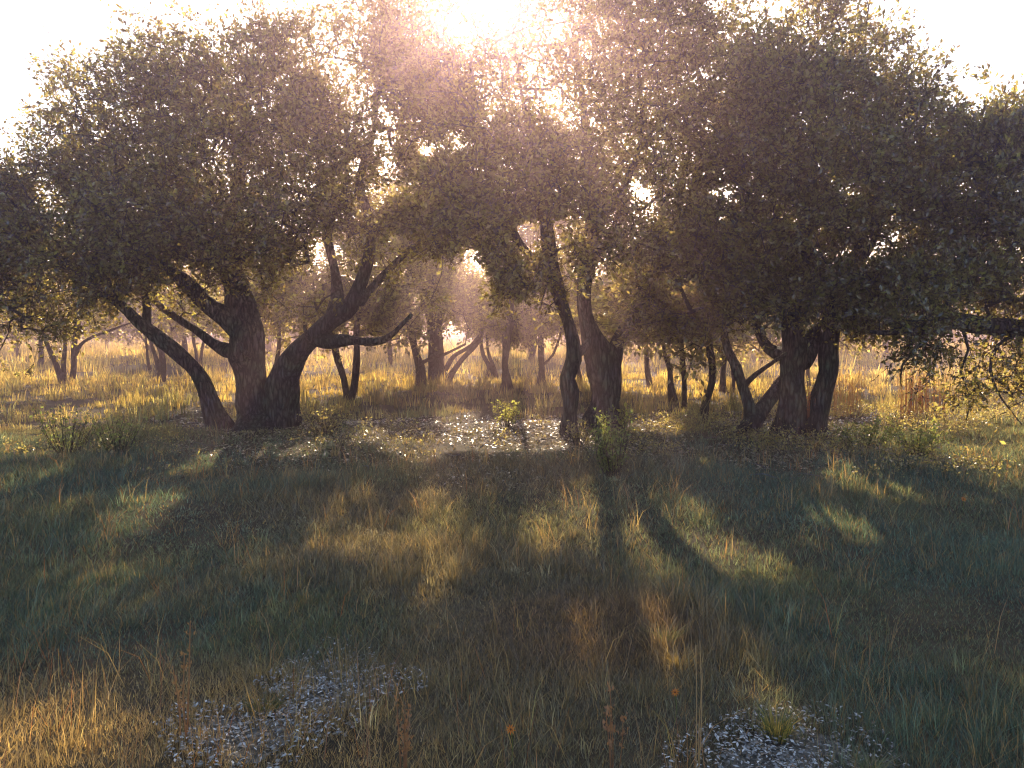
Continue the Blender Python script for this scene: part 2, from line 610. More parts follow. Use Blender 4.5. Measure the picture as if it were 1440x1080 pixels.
    lp = np.where(t[..., None] < 0.5, T0[:, None] + (mid - T0)[:, None] * (t * 2)[..., None], mid[:, None] + (end - mid)[:, None] * (t * 2 - 1)[..., None])
    ax = np.repeat(unit(end - T0)[:, None], per, 1)
    if extra_twigs is not None:
        keepm = np.ones((n, per), bool)
        keepm[-n_extra:] = rng.uniform(0, 1, (n_extra, per)) < 0.16
        lp, ax = lp[keepm], ax[keepm]
    lp = lp.reshape(-1, 3)
    ax = ax.reshape(-1, 3)
    lp = lp + rng.normal(size=lp.shape) * 0.02 * scale
    if carve:
        ok = ~in_lane(lp) & ~in_hole(lp, -0.05)
        lp, ax = lp[ok], ax[ok]
    V, F = leaves(lp, ax * 0.9, leafL, leafW, 0.62)
    obj('foliage', mesh_np(name + '_foliage', V - base, F, leaf), root, kind='stuff')
    rng = keep
    return root


def pl(d, *pts):
    """limb from pixel rows (px, py, depth offset, width in px)"""
    return [(*P(x, y, d + dd), w / 2 / FPX * (d + dd)) for (x, y, dd, w) in pts]


def bl(d, *rows):
    """crown lobes from rows (px, py, depth offset, rx, rz, ry)"""
    return [(P(x, y, d + dd), rx, ry, rz) for (x, y, dd, rx, rz, ry) in rows]


# ------------------------------------------------------------------ ground
xs = np.concatenate([-np.geomspace(150, 14, 22), np.arange(-13.5, 13.51, 0.2), np.geomspace(14, 150, 22)])
ys = np.concatenate([-np.geomspace(45, 1, 8), np.arange(0, 24, 0.2), np.geomspace(24.3, 150, 50)])
X, Y = np.meshgrid(xs, ys)
Z = gz(X, Y)
nx, ny = len(xs), len(ys)
V = np.stack([X, Y, Z], -1).reshape(-1, 3)
ii = np.arange((ny - 1) * nx).reshape(ny - 1, nx)[:, :-1].ravel()
F = np.stack([ii, ii + 1, ii + nx + 1, ii + nx], -1)
obj('ground', mesh_np('ground', V, F, M_GROUND, smooth=True), kind='structure')


def patch(name, outline, seed):
    """bare ground sheet draped just above the soil; outline = px points"""
    c = np.mean([G(*p) for p in outline], 0)
    pts = np.array([G(*p) for p in outline])
    rings = []
    K = 40
    ang = np.arctan2(pts[:, 1] - c[1], pts[:, 0] - c[0])
    rad = np.hypot(pts[:, 0] - c[0], pts[:, 1] - c[1])
    o = np.argsort(ang)
    th = np.linspace(-math.pi, math.pi, K, endpoint=False)
    R = np.interp(th, ang[o], rad[o], period=2 * math.pi)
    R *= 0.85 + 0.22 * NC(np.stack([np.cos(th) * 2, np.sin(th) * 2, th * 0 + seed], 1), 2.5)
    V = [[c[0], c[1], 0]]
    for k in range(1, 9):
        for t, r in zip(th, R):
            V.append([c[0] + math.cos(t) * r * k / 8, c[1] + math.sin(t) * r * k / 8, 0])
    V = np.array(V)
    V[:, 2] = gz(V[:, 0], V[:, 1]) + 0.008
    V[-K:, 2] -= 0.014
    T = np.array([[0, 1 + j, 1 + (j + 1) % K] for j in range(K)])
    Q = np.array([[1 + (k - 1) * K + j, 1 + k * K + j, 1 + k * K + (j + 1) % K, 1 + (k - 1) * K + (j + 1) % K] for k in range(1, 8) for j in range(K)])
    obj('bare_ground', mesh_np('bare_ground', V, [T, Q], M_BARE, smooth=True), kind='structure')
    return c, th, R


PATCHES = [patch('p', [(420, 940), (470, 925), (515, 945), (520, 985), (490, 1020), (430, 1010), (405, 975)], 1),
           patch('p', [(270, 1010), (330, 1000), (400, 1012), (430, 1040), (380, 1075), (290, 1060), (255, 1035)], 2),
           patch('p', [(960, 1075), (1010, 1045), (1100, 1025), (1190, 1040), (1290, 1075), (1240, 1120), (1080, 1130), (990, 1110)], 3)]


def in_patch(x, y, grow=0.0):
    r = np.full(len(x), -9.0)
    for c, th, R in PATCHES:
        a = np.arctan2(y - c[1], x - c[0])
        rr = np.interp(a, th, R, period=2 * math.pi)
        r = np.maximum(r, rr + grow - np.hypot(x - c[0], y - c[1]))
    nz = NC(np.stack([x, y, x * 0], 1), 7.0)
    return (r + 0.09 * nz > 0) & (nz < 0.45)


# ------------------------------------------------------------------ the front row of oaks
D1 = 15.6
b = G(375, 600)
b[2] -= 0.05
D1 = b[1]
build_tree('spreading_oak', 'massive forked live oak left of centre with a leaning right stem and a horizontal branch', 'tree', b,
           [pl(D1, (362, 604, 0, 66), (358, 570, 0, 52), (354, 520, 0, 50), (350, 475, 0, 48), (335, 425, 0, 38), (322, 370, .2, 30), (330, 300, .4, 22), (340, 220, .3, 13), (345, 150, .2, 6)),
            pl(D1, (397, 602, 0, 48), (398, 560, 0, 39), (406, 520, -.1, 34), (427, 486, -.2, 30), (462, 456, -.3, 26), (492, 430, -.3, 21), (510, 385, -.2, 18), (518, 330, -.1, 15), (508, 260, 0, 12), (525, 190, .1, 8), (530, 120, .1, 6)),
            pl(D1, (347, 480, 0, 34), (320, 450, -.2, 26), (285, 425, -.4, 22), (262, 404, -.5, 19), (225, 375, -.8, 14), (170, 330, -1, 10), (120, 280, -1.1, 6)),
            pl(D1, (340, 500, .1, 24), (315, 492, .3, 18), (292, 478, .5, 15), (272, 462, .7, 12), (230, 435, 1.0, 9), (190, 400, 1.2, 5)),
            pl(D1, (440, 478, -.2, 18), (465, 484, -.4, 15), (490, 481, -.6, 14), (520, 478, -.8, 12), (552, 468, -.9, 9), (585, 440, -1, 6)),
            pl(D1, (335, 430, 0, 22), (300, 350, .5, 15), (265, 280, .9, 11), (235, 200, 1, 7), (210, 130, 1, 4)),
            pl(D1, (505, 425, -.3, 16), (545, 380, .1, 12), (590, 345, .3, 9), (640, 350, .4, 6)),
            pl(D1, (465, 455, -.2, 18), (470, 380, .5, 14), (455, 300, .8, 11), (450, 200, 1, 7), (440, 110, 1, 4)),
            pl(D1, (352, 500, -.3, 9), (343, 492, -.55, 6), (338, 480, -.6, 4)), pl(D1, (437, 482, -.3, 9), (430, 470, -.6, 6), (428, 462, -.7, 3))],
           bl(D1, (330, 300, 0, 2.3, 1.3, 2.3), (190, 270, 0, 2.1, 1.7, 2.1), (330, 190, .4, 2.4, 1.5, 2.4), (470, 220, 0, 1.9, 1.9, 2.2), (140, 165, 0, .9, .9, 1.3),
              (400, 110, .3, 2.1, .95, 1.7), (260, 120, .3, 1.3, .65, 1.4), (540, 120, .3, 1.4, 1.3, 1.5), (590, 290, .3, 1.0, .9, 1.2), (420, 360, .3, 1.5, .8, 1.3), (90, 105, 0, .35, .3, .5), (370, 50, 0, .6, .35, .8), (590, 40, .2, .8, .7, 1.0), (290, 335, -1.3, 1.6, .7, .8), (470, 300, -1.2, 1.5, .9, .9), (560, 200, -.4, 1.2, 1.2, 1.2), (80, 190, 0, .6, .6, .9), (600, 130, 0, 1.1, 1.2, 1.2), (530, 50, 0, 1.0, .9, 1.2), (500, 350, -.9, 1.1, .75, .8), (250, 370, -.8, 1.0, .6, .7), (545, 290, .4, .7, .8, .8), (390, 340, -1, .9, .6, .6), (545, 110, -.3, 1.1, 1.1, 1.0), (560, 215, .2, 1.1, .9, 1.1), (600, 310, -.6, 1.2, .9, .9), (545, 370, -.3, .9, .5, .7), (450, 130, -.5, 1.2, 1.1, 1.0), (520, 170, -.2, 1.0, 1.1, .9), (300, 230, -1.0, 1.4, 1.0, .8), (200, 120, 0, .9, .6, 1), (450, 50, 0, .8, .45, .9), (520, 415, -.7, .75, .35, .5), (440, 390, -.8, .8, .4, .5), (600, 415, .2, .7, .4, .6), (430, 430, 1.0, .6, .35, .6), (250, 425, .8, .7, .35, .6), (570, 440, -.9, .35, .2, .35)),
           4700, 101, group='live oaks of the front row')
b = G(312, 602)
d = b[1]
build_tree('leaning_oak', 'slim oak trunk leaning far to the left beside the massive forked oak', 'tree', b,
           [pl(d, (312, 604, 0, 36), (300, 575, 0, 29), (280, 540, -.1, 25), (252, 508, -.2, 23), (222, 478, -.3, 21), (197, 452, -.4, 18), (170, 425, -.5, 14), (120, 395, -.6, 10), (60, 340, -.6, 6)),
            pl(d, (205, 460, -.4, 14), (208, 420, -.2, 10), (190, 370, 0, 7), (150, 300, .2, 5))],
           bl(d, (80, 370, -.4, 1.9, 1.0, 1.9), (165, 395, -.2, 1.0, .55, 1.2), (20, 300, -.3, 1.7, 1.3, 1.6), (80, 250, 0, 1.0, .9, 1.2), (230, 400, -.2, .6, .35, .8), (150, 330, -.8, 1.6, .9, 1.2)),
           1500, 102, group='live oaks of the front row')
b = np.append(P(-190, 600, 15)[:2], 0)
b[2] = gz(b[0], b[1])
d = 15
build_tree('edge_oak', 'dark oak crown hanging low at the far left edge', 'tree', b,
           [pl(d, (-190, 604, 0, 50), (-170, 520, 0, 40), (-120, 420, 0, 30), (-60, 350, 0, 18), (-20, 300, 0, 9)),
            pl(d, (-160, 500, 0, 24), (-80, 440, -.3, 16), (-10, 430, -.6, 9), (40, 450, -.8, 4))],
           bl(d, (-60, 370, 0, 1.6, 1.2, 1.8), (-150, 300, 0, 2.0, 1.6, 1.8), (20, 440, -.6, .75, .45, .8), (30, 490, -.7, .35, .4, .35), (-10, 500, -.7, .4, .3, .4), (70, 460, -.6, .6, .25, .6)),
           800, 103)
b = G(799, 612)
d = b[1]
build_tree('sinuous_oak', 'narrow S-curved oak trunk just left of the thick central trunk', 'tree', b,
           [pl(d, (799, 614, 0, 26), (800, 580, 0, 20), (796, 548, 0, 22), (792, 527, 0, 21), (802, 500, 0, 20), (797, 462, 0, 17), (788, 430, 0, 16), (778, 390, 0, 20), (770, 330, .2, 18), (758, 260, .4, 13), (740, 170, .5, 8), (730, 80, .5, 4)),
            pl(d, (803, 500, 0, 14), (817, 489, .1, 11), (822, 470, .3, 8), (812, 430, .5, 7), (820, 370, .7, 4)),
            pl(d, (780, 385, 0, 13), (730, 340, .3, 10), (690, 260, .5, 8), (670, 170, .5, 5), (660, 90, .5, 3))],
           bl(d, (760, 270, .2, 1.3, 1.2, 1.6), (690, 200, .4, 1.4, 1.5, 1.7), (730, 90, .4, 1.4, 1.3, 1.6), (720, 360, .5, .8, .6, .9), (650, 90, .5, .9, .9, 1.1), (700, 0, .3, 1.2, .5, 1.2), (740, 330, -.7, 1.0, .9, .8), (640, 280, 0, .9, .9, 1.0), (680, 40, -.5, 1.1, .9, 1), (610, 330, .5, .9, .8, .9), (700, 400, 0, .6, .4, .6), (790, 130, 0, .9, 1.2, .9), (760, 400, -.5, .6, .45, .6), (690, 330, -.6, .9, .8, .8), (810, 330, -.7, .8, .7, .7)),
           2200, 104, group='live oaks of the front row')
b = G(852, 604)
d = b[1]
build_tree('thick_oak', 'thick straight oak trunk splitting in two, right of centre behind a low shrub', 'tree', b,
           [pl(d, (852, 606, 0, 58), (852, 570, 0, 46), (853, 530, 0, 42), (846, 500, 0, 40), (830, 465, -.1, 27), (824, 430, -.1, 25), (826, 390, 0, 25), (834, 330, .1, 21), (830, 260, .2, 16), (822, 180, .3, 11), (815, 90, .3, 6)),
            pl(d, (858, 510, 0, 30), (868, 480, .1, 23), (888, 450, .2, 20), (905, 410, .4, 17), (935, 350, .6, 14), (955, 270, .7, 10), (975, 180, .7, 6), (985, 110, .7, 3)),
            pl(d, (905, 415, .3, 13), (925, 440, -.1, 9), (950, 445, -.4, 6), (985, 430, -.6, 4)),
            pl(d, (834, 330, .1, 15), (880, 260, .1, 12), (900, 180, 0, 8), (895, 90, 0, 5))],
           bl(d, (880, 250, .1, 1.9, 1.6, 2.1), (810, 100, .1, 1.5, 1.5, 1.8), (960, 180, .3, 1.6, 1.5, 1.9), (950, 360, .3, 1.3, .85, 1.5), (900, 60, .1, 1.3, 1.0, 1.5), (1020, 270, .2, 1.0, 1.1, 1.4), (870, 0, .1, 1.2, .4, 1.2), (980, 60, .2, .9, .7, 1), (720, 30, .8, 1.2, .7, .8), (770, 60, -.6, .9, .8, .8), (920, 330, -1, 1.5, 1.1, 1.0), (850, 190, -.8, 1.4, 1.2, 1), (760, 10, 0, .9, .5, 1), (1000, 400, -.6, 1.1, .55, .9), (900, 425, .2, .7, .35, .8), (960, 0, 0, 1.2, .4, 1)),
           2500, 105, group='live oaks of the front row')
b = G(1047, 611)
d = b[1]
build_tree('crossing_oak', 'low V-shaped oak whose right stem leans across to the grey trunk', 'tree', b,
           [pl(d, (1042, 613, 0, 32), (1054, 596, 0, 25), (1074, 567, 0, 21), (1094, 543, .1, 19), (1125, 508, .3, 16), (1150, 470, .5, 12), (1180, 420, .6, 7)),
            pl(d, (1055, 596, 0, 17), (1052, 572, 0, 14), (1044, 545, .1, 13), (1034, 517, .1, 13), (1022, 492, .2, 12), (1012, 450, .3, 9), (1000, 400, .3, 6)),
            pl(d, (1045, 545, .1, 9), (1060, 527, -.1, 8), (1080, 510, -.2, 6), (1100, 497, -.3, 4))],
           bl(d, (1010, 400, .3, 1.1, .75, 1.2), (1080, 420, .3, .9, .5, 1.1), (1060, 320, .3, 1.2, .9, 1.3), (1190, 420, .5, .6, .35, .8), (985, 440, .2, .6, .35, .7)),
           900, 106, group='live oaks of the front row')
b = G(1108, 613)
d = b[1]
build_tree('grey_trunk_oak', 'oak with a stout bluish grey upright trunk, middle of the right hand group', 'tree', b,
           [pl(d, (1108, 616, 0, 46), (1109, 590, 0, 38), (1111, 560, 0, 34), (1112, 525, 0, 36), (1118, 495, 0, 40), (1120, 460, 0, 32), (1125, 400, .2, 24), (1135, 300, .3, 18), (1145, 200, .3, 12), (1150, 100, .3, 7), (1150, 40, .3, 3)),
            pl(d, (1122, 510, 0, 26), (1146, 480, .2, 21), (1175, 440, .4, 16), (1200, 380, .5, 13), (1215, 280, .6, 10), (1235, 180, .6, 6), (1250, 100, .6, 3)),
            pl(d, (1113, 500, 0, 22), (1080, 490, .4, 14), (1060, 440, .6, 11), (1050, 350, .7, 9), (1040, 250, .7, 5)),
            pl(d, (1200, 385, .5, 9), (1240, 300, .1, 8), (1285, 200, -.1, 5), (1320, 140, -.1, 3))],
           bl(d, (1130, 220, .2, 1.7, 1.6, 2.0), (1170, 100, .2, 1.2, 1.0, 1.5), (1070, 170, .2, 1.1, 1.0, 1.6), (1100, 350, .3, 1.6, .9, 1.6), (1235, 150, .2, .9, 1.1, 1.1), (1290, 130, 0, .45, .6, .7), (1165, 25, .2, .7, .45, .9), (1325, 120, 0, .25, .22, .3), (1060, 70, .2, .5, .5, .8), (1240, 50, .2, .5, .5, .6), (1130, 430, -.6, 1.4, .4, .9), (1230, 380, -.6, 1.0, .6, .9), (1150, 250, -.9, 1.3, 1.1, .8), (1110, 120, -.3, 1.0, .8, 1)),
           2400, 107, group='live oaks of the front row')
b = G(1158, 613)
d = b[1]
build_tree('right_oak', 'dark knobbly upright oak trunk, rightmost of the group of front trunks', 'tree', b,
           [pl(d, (1157, 616, 0, 36), (1159, 590, 0, 28), (1162, 558, 0, 27), (1167, 527, 0, 28), (1162, 500, 0, 27), (1165, 460, .1, 24), (1180, 400, .2, 19), (1215, 320, .3, 14), (1240, 230, .3, 8), (1250, 170, .3, 5)),
            pl(d, (1168, 450, .1, 15), (1210, 430, -.3, 12), (1250, 400, -.5, 9), (1310, 380, -.6, 5)),
            pl(d, (1215, 320, .3, 9), (1280, 280, .2, 7), (1330, 230, .1, 4))],
           bl(d, (1240, 280, .1, 1.4, 1.2, 1.6), (1320, 300, 0, 1.2, 1.1, 1.3), (1280, 385, -.2, 1.1, .55, 1.2), (1190, 400, .1, .8, .5, 1), (1340, 200, .1, .6, .6, .9), (1230, 455, -.3, .6, .15, .7)),
           1400, 108, group='live oaks of the front row')
b = np.append(P(1640, 640, 13)[:2], 0)
b[2] = gz(b[0], b[1])
d = 13
rw = np.random.default_rng(77)
dr = []
for k in range(48):
    p0 = P(rw.uniform(1270, 1480), rw.uniform(462, 485), d - rw.uniform(.4, 1.1))
    v = np.array([rw.normal(0, .5), rw.normal(0, .3), -.8])
    todo = [(p0, v, int(rw.integers(5, 11)))]
    while todo:
        q0, v, m = todo.pop()
        for _ in range(m):
            v = unit((v + np.array([rw.normal(0, .55), rw.normal(0, .4), rw.normal(-.12, .35)]))[None])[0]
            q1 = q0 + v * rw.uniform(.08, .17)
            if q1[2] < 0.25:
                break
            dr.append((q0, q1))
            if rw.uniform() < .28 and m > 3:
                todo.append((q1, unit((v + rw.normal(0, .9, 3))[None])[0], m // 2))
            q0 = q1
dr = (np.array([a for a, _ in dr]), np.array([c for _, c in dr]))
build_tree('low_limbed_oak', 'oak reaching in from the right edge with a heavy low limb and drooping bare twigs', 'tree', b,
           [pl(d, (1640, 660, 0, 80), (1620, 580, 0, 62), (1580, 480, 0, 50), (1540, 380, 0, 38), (1490, 280, 0, 22), (1450, 200, 0, 10)),
            pl(d, (1585, 490, 0, 34), (1500, 470, -.3, 27), (1420, 462, -.5, 23), (1350, 452, -.7, 20), (1306, 453, -.8, 17), (1278, 466, -.9, 13), (1245, 472, -1, 8), (1220, 468, -1, 4)),
            pl(d, (1440, 465, -.4, 6), (1404, 485, -.7, 4.5), (1393, 515, -.8, 4), (1401, 545, -.8, 3.2), (1416, 568, -.8, 2.4), (1434, 592, -.8, 1.6)),
            pl(d, (1350, 455, -.7, 6), (1362, 490, -.8, 4), (1350, 520, -.8, 3), (1362, 552, -.8, 2.2), (1356, 590, -.8, 1.5)),
            pl(d, (1300, 455, -.8, 5), (1290, 490, -.9, 3.5), (1268, 515, -.9, 2.5), (1266, 545, -.9, 1.5)),
            pl(d, (1540, 380, 0, 20), (1450, 340, 0, 14), (1390, 290, 0, 9), (1360, 230, 0, 5))],
           bl(d, (1420, 310, 0, 1.3, 1.1, 1.5), (1410, 200, .3, .75, .6, 1.1), (1480, 200, 0, 1.2, .8, 1.3), (1360, 400, -.5, 1.2, .5, 1.2), (1460, 420, -.3, 1.2, .5, 1.2), (1360, 470, -.7, 1.0, .18, .6),
              (1300, 490, -.8, .45, .12, .4), (1400, 505, -.8, .5, .15, .4), (1370, 545, -.8, .3, .25, .3), (1430, 540, -.8, .3, .3, .3), (1520, 500, -.3, 1, .5, 1), (1320, 450, -1.2, 1.0, .22, .5), (1430, 455, -1.0, 1.0, .28, .5), (1390, 420, -1.0, 1.3, .4, .6)),
           1800, 109, extra_twigs=dr)

# ------------------------------------------------------------------ the trees further back in the grove
GB = 'smaller oaks standing back in the meadow'


def mid_tree(name, label, px, py, w, pts, blobs, n, seed, **kw):
    """pts: rows (dx px, dy px up, width px) of further limbs from the foot; blobs: (px, py, rx, rz, ry)"""
    b = G(px, py)
    d = b[1]
    limbs = []
    for L in pts:
        limbs.append(pl(d, *[(x, y, (0.0 if k == 0 else 0.08 * k * (-1) ** seed), ww) for k, (x, y, ww) in enumerate(L)]))
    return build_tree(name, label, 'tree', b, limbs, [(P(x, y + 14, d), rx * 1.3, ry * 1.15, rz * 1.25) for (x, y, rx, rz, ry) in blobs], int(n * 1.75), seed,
                      group=GB, bark=M_BARK2, leaf=M_LEAF_B, twigs=4, per=8, leafL=0.125, leafW=0.068, shell=0.45, **kw)


mid_tree('double_stemmed_oak', 'pale barked oak with two stems spreading in a V, far left in the meadow', 98, 541, 10,
         [[(103, 541, 10), (106, 515, 8), (105, 480, 7), (104, 440, 6), (100, 390, 4)], [(90, 540, 8), (80, 515, 6), (66, 482, 5), (55, 440, 3)], [(92, 540, 6), (90, 510, 6), (92, 480, 5), (80, 430, 3)], [(106, 500, 5), (120, 478, 4), (160, 465, 3), (185, 455, 2)]],
         [(95, 410, 2.2, .9, 1.6), (60, 360, 1.9, 1.0, 1.6), (150, 440, 1.0, .35, .9), (130, 350, 1.5, 1, 1.4)], 190, 201)
mid_tree('slender_oak', 'slender oak trunk at the far left beyond the V-stemmed oak', 57, 517, 8, [[(57, 517, 8), (58, 490, 7), (56, 450, 6), (50, 400, 4)]], [(40, 410, 3, 1.3, 2), (10, 400, 2.2, 1.3, 2)], 130, 202)
mid_tree('stubby_oak', 'short three stemmed oak seen left of the leaning trunk', 226, 538, 12,
         [[(227, 539, 13), (226, 515, 11), (222, 495, 9), (212, 470, 6), (205, 430, 4)], [(225, 520, 7), (214, 495, 5), (208, 470, 4)], [(211, 520, 4), (206, 500, 4), (204, 475, 3)]],
         [(230, 400, 2.1, .9, 1.7), (290, 420, 1.5, .8, 1.3), (180, 410, 1.2, .7, 1.2), (290, 340, 1.5, .9, 1.4)], 200, 203)
mid_tree('pair_stem_oak', 'thin pair of oak stems seen between the leaning trunk and the forked oak', 280, 520, 6, [[(281, 521, 6), (278, 495, 5), (274, 470, 4), (270, 420, 3)], [(284, 520, 4), (285, 500, 4), (290, 470, 3)]], [(290, 400, 2.4, 1.2, 1.8), (340, 380, 2, 1.2, 1.8)], 130, 204)
mid_tree('hidden_oak', 'slim oak standing in the fork of the massive oak', 392, 556, 8, [[(390, 556, 8), (388, 520, 6), (392, 480, 5), (390, 430, 4)]], [(410, 415, 1.5, .9, 1.3), (380, 390, 1.3, .8, 1.2), (440, 370, 1.2, .8, 1.2)], 210, 205)
mid_tree('forked_oak', 'young oak with two straight stems meeting at the ground right of the forked giant', 490, 560, 12,
         [[(492, 561, 13), (497, 530, 9), (502, 490, 9), (506, 440, 8), (510, 380, 5)], [(487, 560, 9), (481, 530, 8), (472, 500, 8), (465, 465, 7), (455, 400, 4)]],
         [(500, 390, 1.5, 1.0, 1.4), (450, 370, 1.3, .9, 1.3), (550, 400, 1.2, .8, 1.2), (520, 310, 1.6, .9, 1.4)], 280, 206)
mid_tree('far_slim_oak', 'very slim far oak between the two stemmed oak and the centre', 548, 512, 6, [[(549, 513, 8), (549, 490, 7), (552, 460, 6), (550, 400, 4)]], [(545, 400, 3, 1.4, 2), (500, 410, 2.2, 1.3, 2)], 130, 207)
mid_tree('bent_oak', 'bent oak trunk left of the broad centre trunk', 590, 546, 12, [[(590, 547, 14), (591, 520, 10), (585, 495, 9), (578, 470, 9), (572, 420, 7), (575, 360, 5)], [(590, 512, 6), (605, 504, 5), (625, 498, 4), (650, 485, 3)]],
         [(570, 400, 1.6, .9, 1.4), (580, 340, 1.8, .9, 1.5), (545, 430, .9, .5, .9)], 240, 208)
mid_tree('centre_oak', 'broad shadowed oak trunk in the middle distance left of centre', 618, 540, 30,
         [[(618, 541, 34), (615, 510, 24), (612, 470, 25), (610, 430, 27), (606, 400, 26), (600, 350, 15), (595, 290, 8)], [(630, 538, 10), (640, 520, 7), (655, 500, 7), (672, 478, 6), (690, 440, 4)], [(626, 520, 7), (640, 500, 6), (662, 485, 5), (680, 460, 3)], [(607, 405, 12), (570, 400, 10), (545, 410, 6)]],
         [(600, 330, 2.4, 1.3, 2), (660, 380, 1.8, 1.1, 1.6), (590, 270, 2.2, 1.0, 1.8), (690, 420, 1.2, .7, 1.1), (640, 260, 1.8, 1.1, 1.6), (560, 440, .8, .35, .8)], 480, 209)
mid_tree('leaning_pair_oak', 'two thin leaning stems just right of the broad centre trunk', 690, 533, 9, [[(688, 534, 9), (690, 515, 6), (682, 495, 6), (676, 470, 5), (670, 420, 3)], [(697, 530, 8), (694, 510, 6), (688, 490, 5), (684, 460, 3)]], [(690, 410, 1.6, .9, 1.4), (720, 440, .9, .5, .9)], 170, 210)
mid_tree('hazy_oak', 'hazy oak trunk at the centre of the picture', 713, 551, 14, [[(713, 552, 20), (714, 530, 13), (712, 500, 12), (714, 460, 12), (718, 410, 9), (722, 350, 5)]], [(715, 400, 1.3, .9, 1.3), (750, 340, 1.6, 1.0, 1.5), (690, 330, 1.4, .9, 1.4)], 260, 211)
mid_tree('lone_meadow_oak', 'small oak with one side branch standing clear in the gap left of the sinuous trunk', 763, 545, 9, [[(763, 546, 15), (764, 520, 9), (762, 490, 8), (762, 450, 7), (765, 400, 4)], [(765, 512, 4), (778, 500, 3), (787, 478, 3), (790, 450, 2)], [(762, 490, 4), (752, 478, 3), (740, 460, 2)]],
         [(760, 430, 1.0, .6, 1), (770, 390, 1.3, .8, 1.2), (735, 445, .8, .4, .8)], 190, 212)
mid_tree('gap_oak', 'slight oak stem seen between the sinuous and the thick trunk', 812, 541, 6, [[(814, 542, 8), (810, 515, 6), (806, 490, 5), (806, 440, 3)]], [(800, 420, 1.2, .8, 1.2), (840, 410, 1.2, .8, 1.2)], 130, 213)
mid_tree('short_meadow_oak', 'short thin oak stem to the right of the thick trunk', 912, 544, 6, [[(913, 545, 8), (911, 520, 6), (910, 495, 6), (908, 460, 4)]], [(905, 440, 1.3, .7, 1.2), (930, 400, 1.6, .8, 1.5)], 160, 214)
mid_tree('curved_stem_oak', 'slender oak with slightly curved stem, left of the thin pair beside the thick trunk', 945, 566, 8, [[(946, 568, 11), (941, 540, 8), (938, 515, 8), (932, 480, 6), (928, 430, 4)]], [(930, 420, 1.0, .7, 1.1), (960, 390, 1.3, .7, 1.2), (900, 400, .9, .6, 1)], 220, 215)
mid_tree('straight_stem_oak', 'slender oak with straight upright stem, right of the thin pair beside the thick trunk', 960, 580, 7, [[(961, 581, 9), (961, 550, 7), (961, 510, 7), (959, 470, 6), (962, 420, 4)], [(962, 540, 3), (972, 515, 2.5), (980, 490, 2)]], [(960, 430, .9, .5, 1), (990, 400, 1.1, .7, 1.1)], 170, 216)
mid_tree('slanting_oak', 'oak with a dark slanting stem standing nearest, left of the V-shaped oak', 988, 594, 12, [[(986, 595, 15), (992, 572, 12), (1000, 545, 11), (1003, 510, 12), (1001, 470, 10), (998, 420, 6)]], [(990, 420, 1.0, .6, 1.1), (960, 390, 1.1, .7, 1.2), (1020, 390, 1, .7, 1)], 260, 217)
mid_tree('pale_far_oak', 'pale far oak trunk glimpsed through the V-shaped oak', 1016, 550, 7, [[(1016, 551, 10), (1016, 525, 7), (1018, 495, 7), (1020, 450, 5)], [(1030, 550, 5), (1029, 525, 5), (1026, 495, 5), (1022, 470, 3)]], [(1030, 430, 1.5, .8, 1.3), (1070, 450, 1.2, .6, 1.2)], 170, 218)
mid_tree('screened_oak', 'small leafy oak showing between the two right hand upright trunks', 1138, 545, 6, [[(1138, 546, 6), (1137, 520, 5), (1140, 490, 4), (1145, 450, 3)]], [(1140, 440, 1.5, .7, 1.3), (1210, 440, 1.2, .7, 1.2), (1240, 400, 1.6, 1, 1.4)], 170, 219)

# ------------------------------------------------------------------ small oaks on the far side of the meadow: two kinds, copied
FAR_LABEL = 'small hazy oak far off across the golden meadow behind the grove'
protos = []
for sd in (0, 1, 2):
    bx, by = (-14.0, 46.0) if sd == 0 else ((9.0, 50.0) if sd == 1 else (1.0, 42.0))
    b = np.array([bx, by, float(gz(bx, by)) - 0.05])
    T = lambda x, y, z, r: (b[0] + x, b[1] + y, b[2] + z, r)
    limbs = [[T(0, 0, 0, .16), T(.1, 0, .9, .12), T(-.1, .1, 1.9, .1), T(.1, 0, 3.2, .05)], [T(0, 0, .8, .09), T(.6, .1, 1.6, .07), T(1.2, .1, 2.5, .04)], [T(0, 0, .6, .08), T(-.6, -.1, 1.5, .06), T(-1.3, 0, 2.4, .03)]][:3 if sd != 1 else 2]
    blobs = [(b + np.array(c), rx, ry, rz) for c, rx, ry, rz in [((0, 0, 3.1), 2.4, 2.2, 1.6), ((1.7, 0, 2.3), 1.7, 1.6, 1.0), ((-1.8, .2, 2.2), 1.8, 1.6, 1.0), ((.4 - sd * .5, 0, 4.4), 1.5, 1.5, 1.0)]]
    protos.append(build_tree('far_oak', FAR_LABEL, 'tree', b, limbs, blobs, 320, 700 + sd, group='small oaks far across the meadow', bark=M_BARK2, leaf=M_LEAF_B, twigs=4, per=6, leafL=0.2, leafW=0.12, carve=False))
rf = np.random.default_rng(91)
spots = []
for k in range(24):
    y = rf.uniform(38, 66)
    spots.append(((-0.66 + 1.32 * (k + rf.uniform(.1, .9)) / 24) * y, y))
for k, (x, y) in enumerate(spots):
    src = protos[k % 3]
    c = src.copy()
    COL.objects.link(c)
    for ch in src.children:
        e = ch.copy()
        COL.objects.link(e)
        e.parent = c
    sz = rf.uniform(.75, 1.25)
    c.location = (x, y, float(gz(x, y)) - .05)
    c.rotation_euler = (0, 0, rf.uniform(0, 6.28))
    c.scale = (sz, sz, sz * rf.uniform(.85, 1.1))

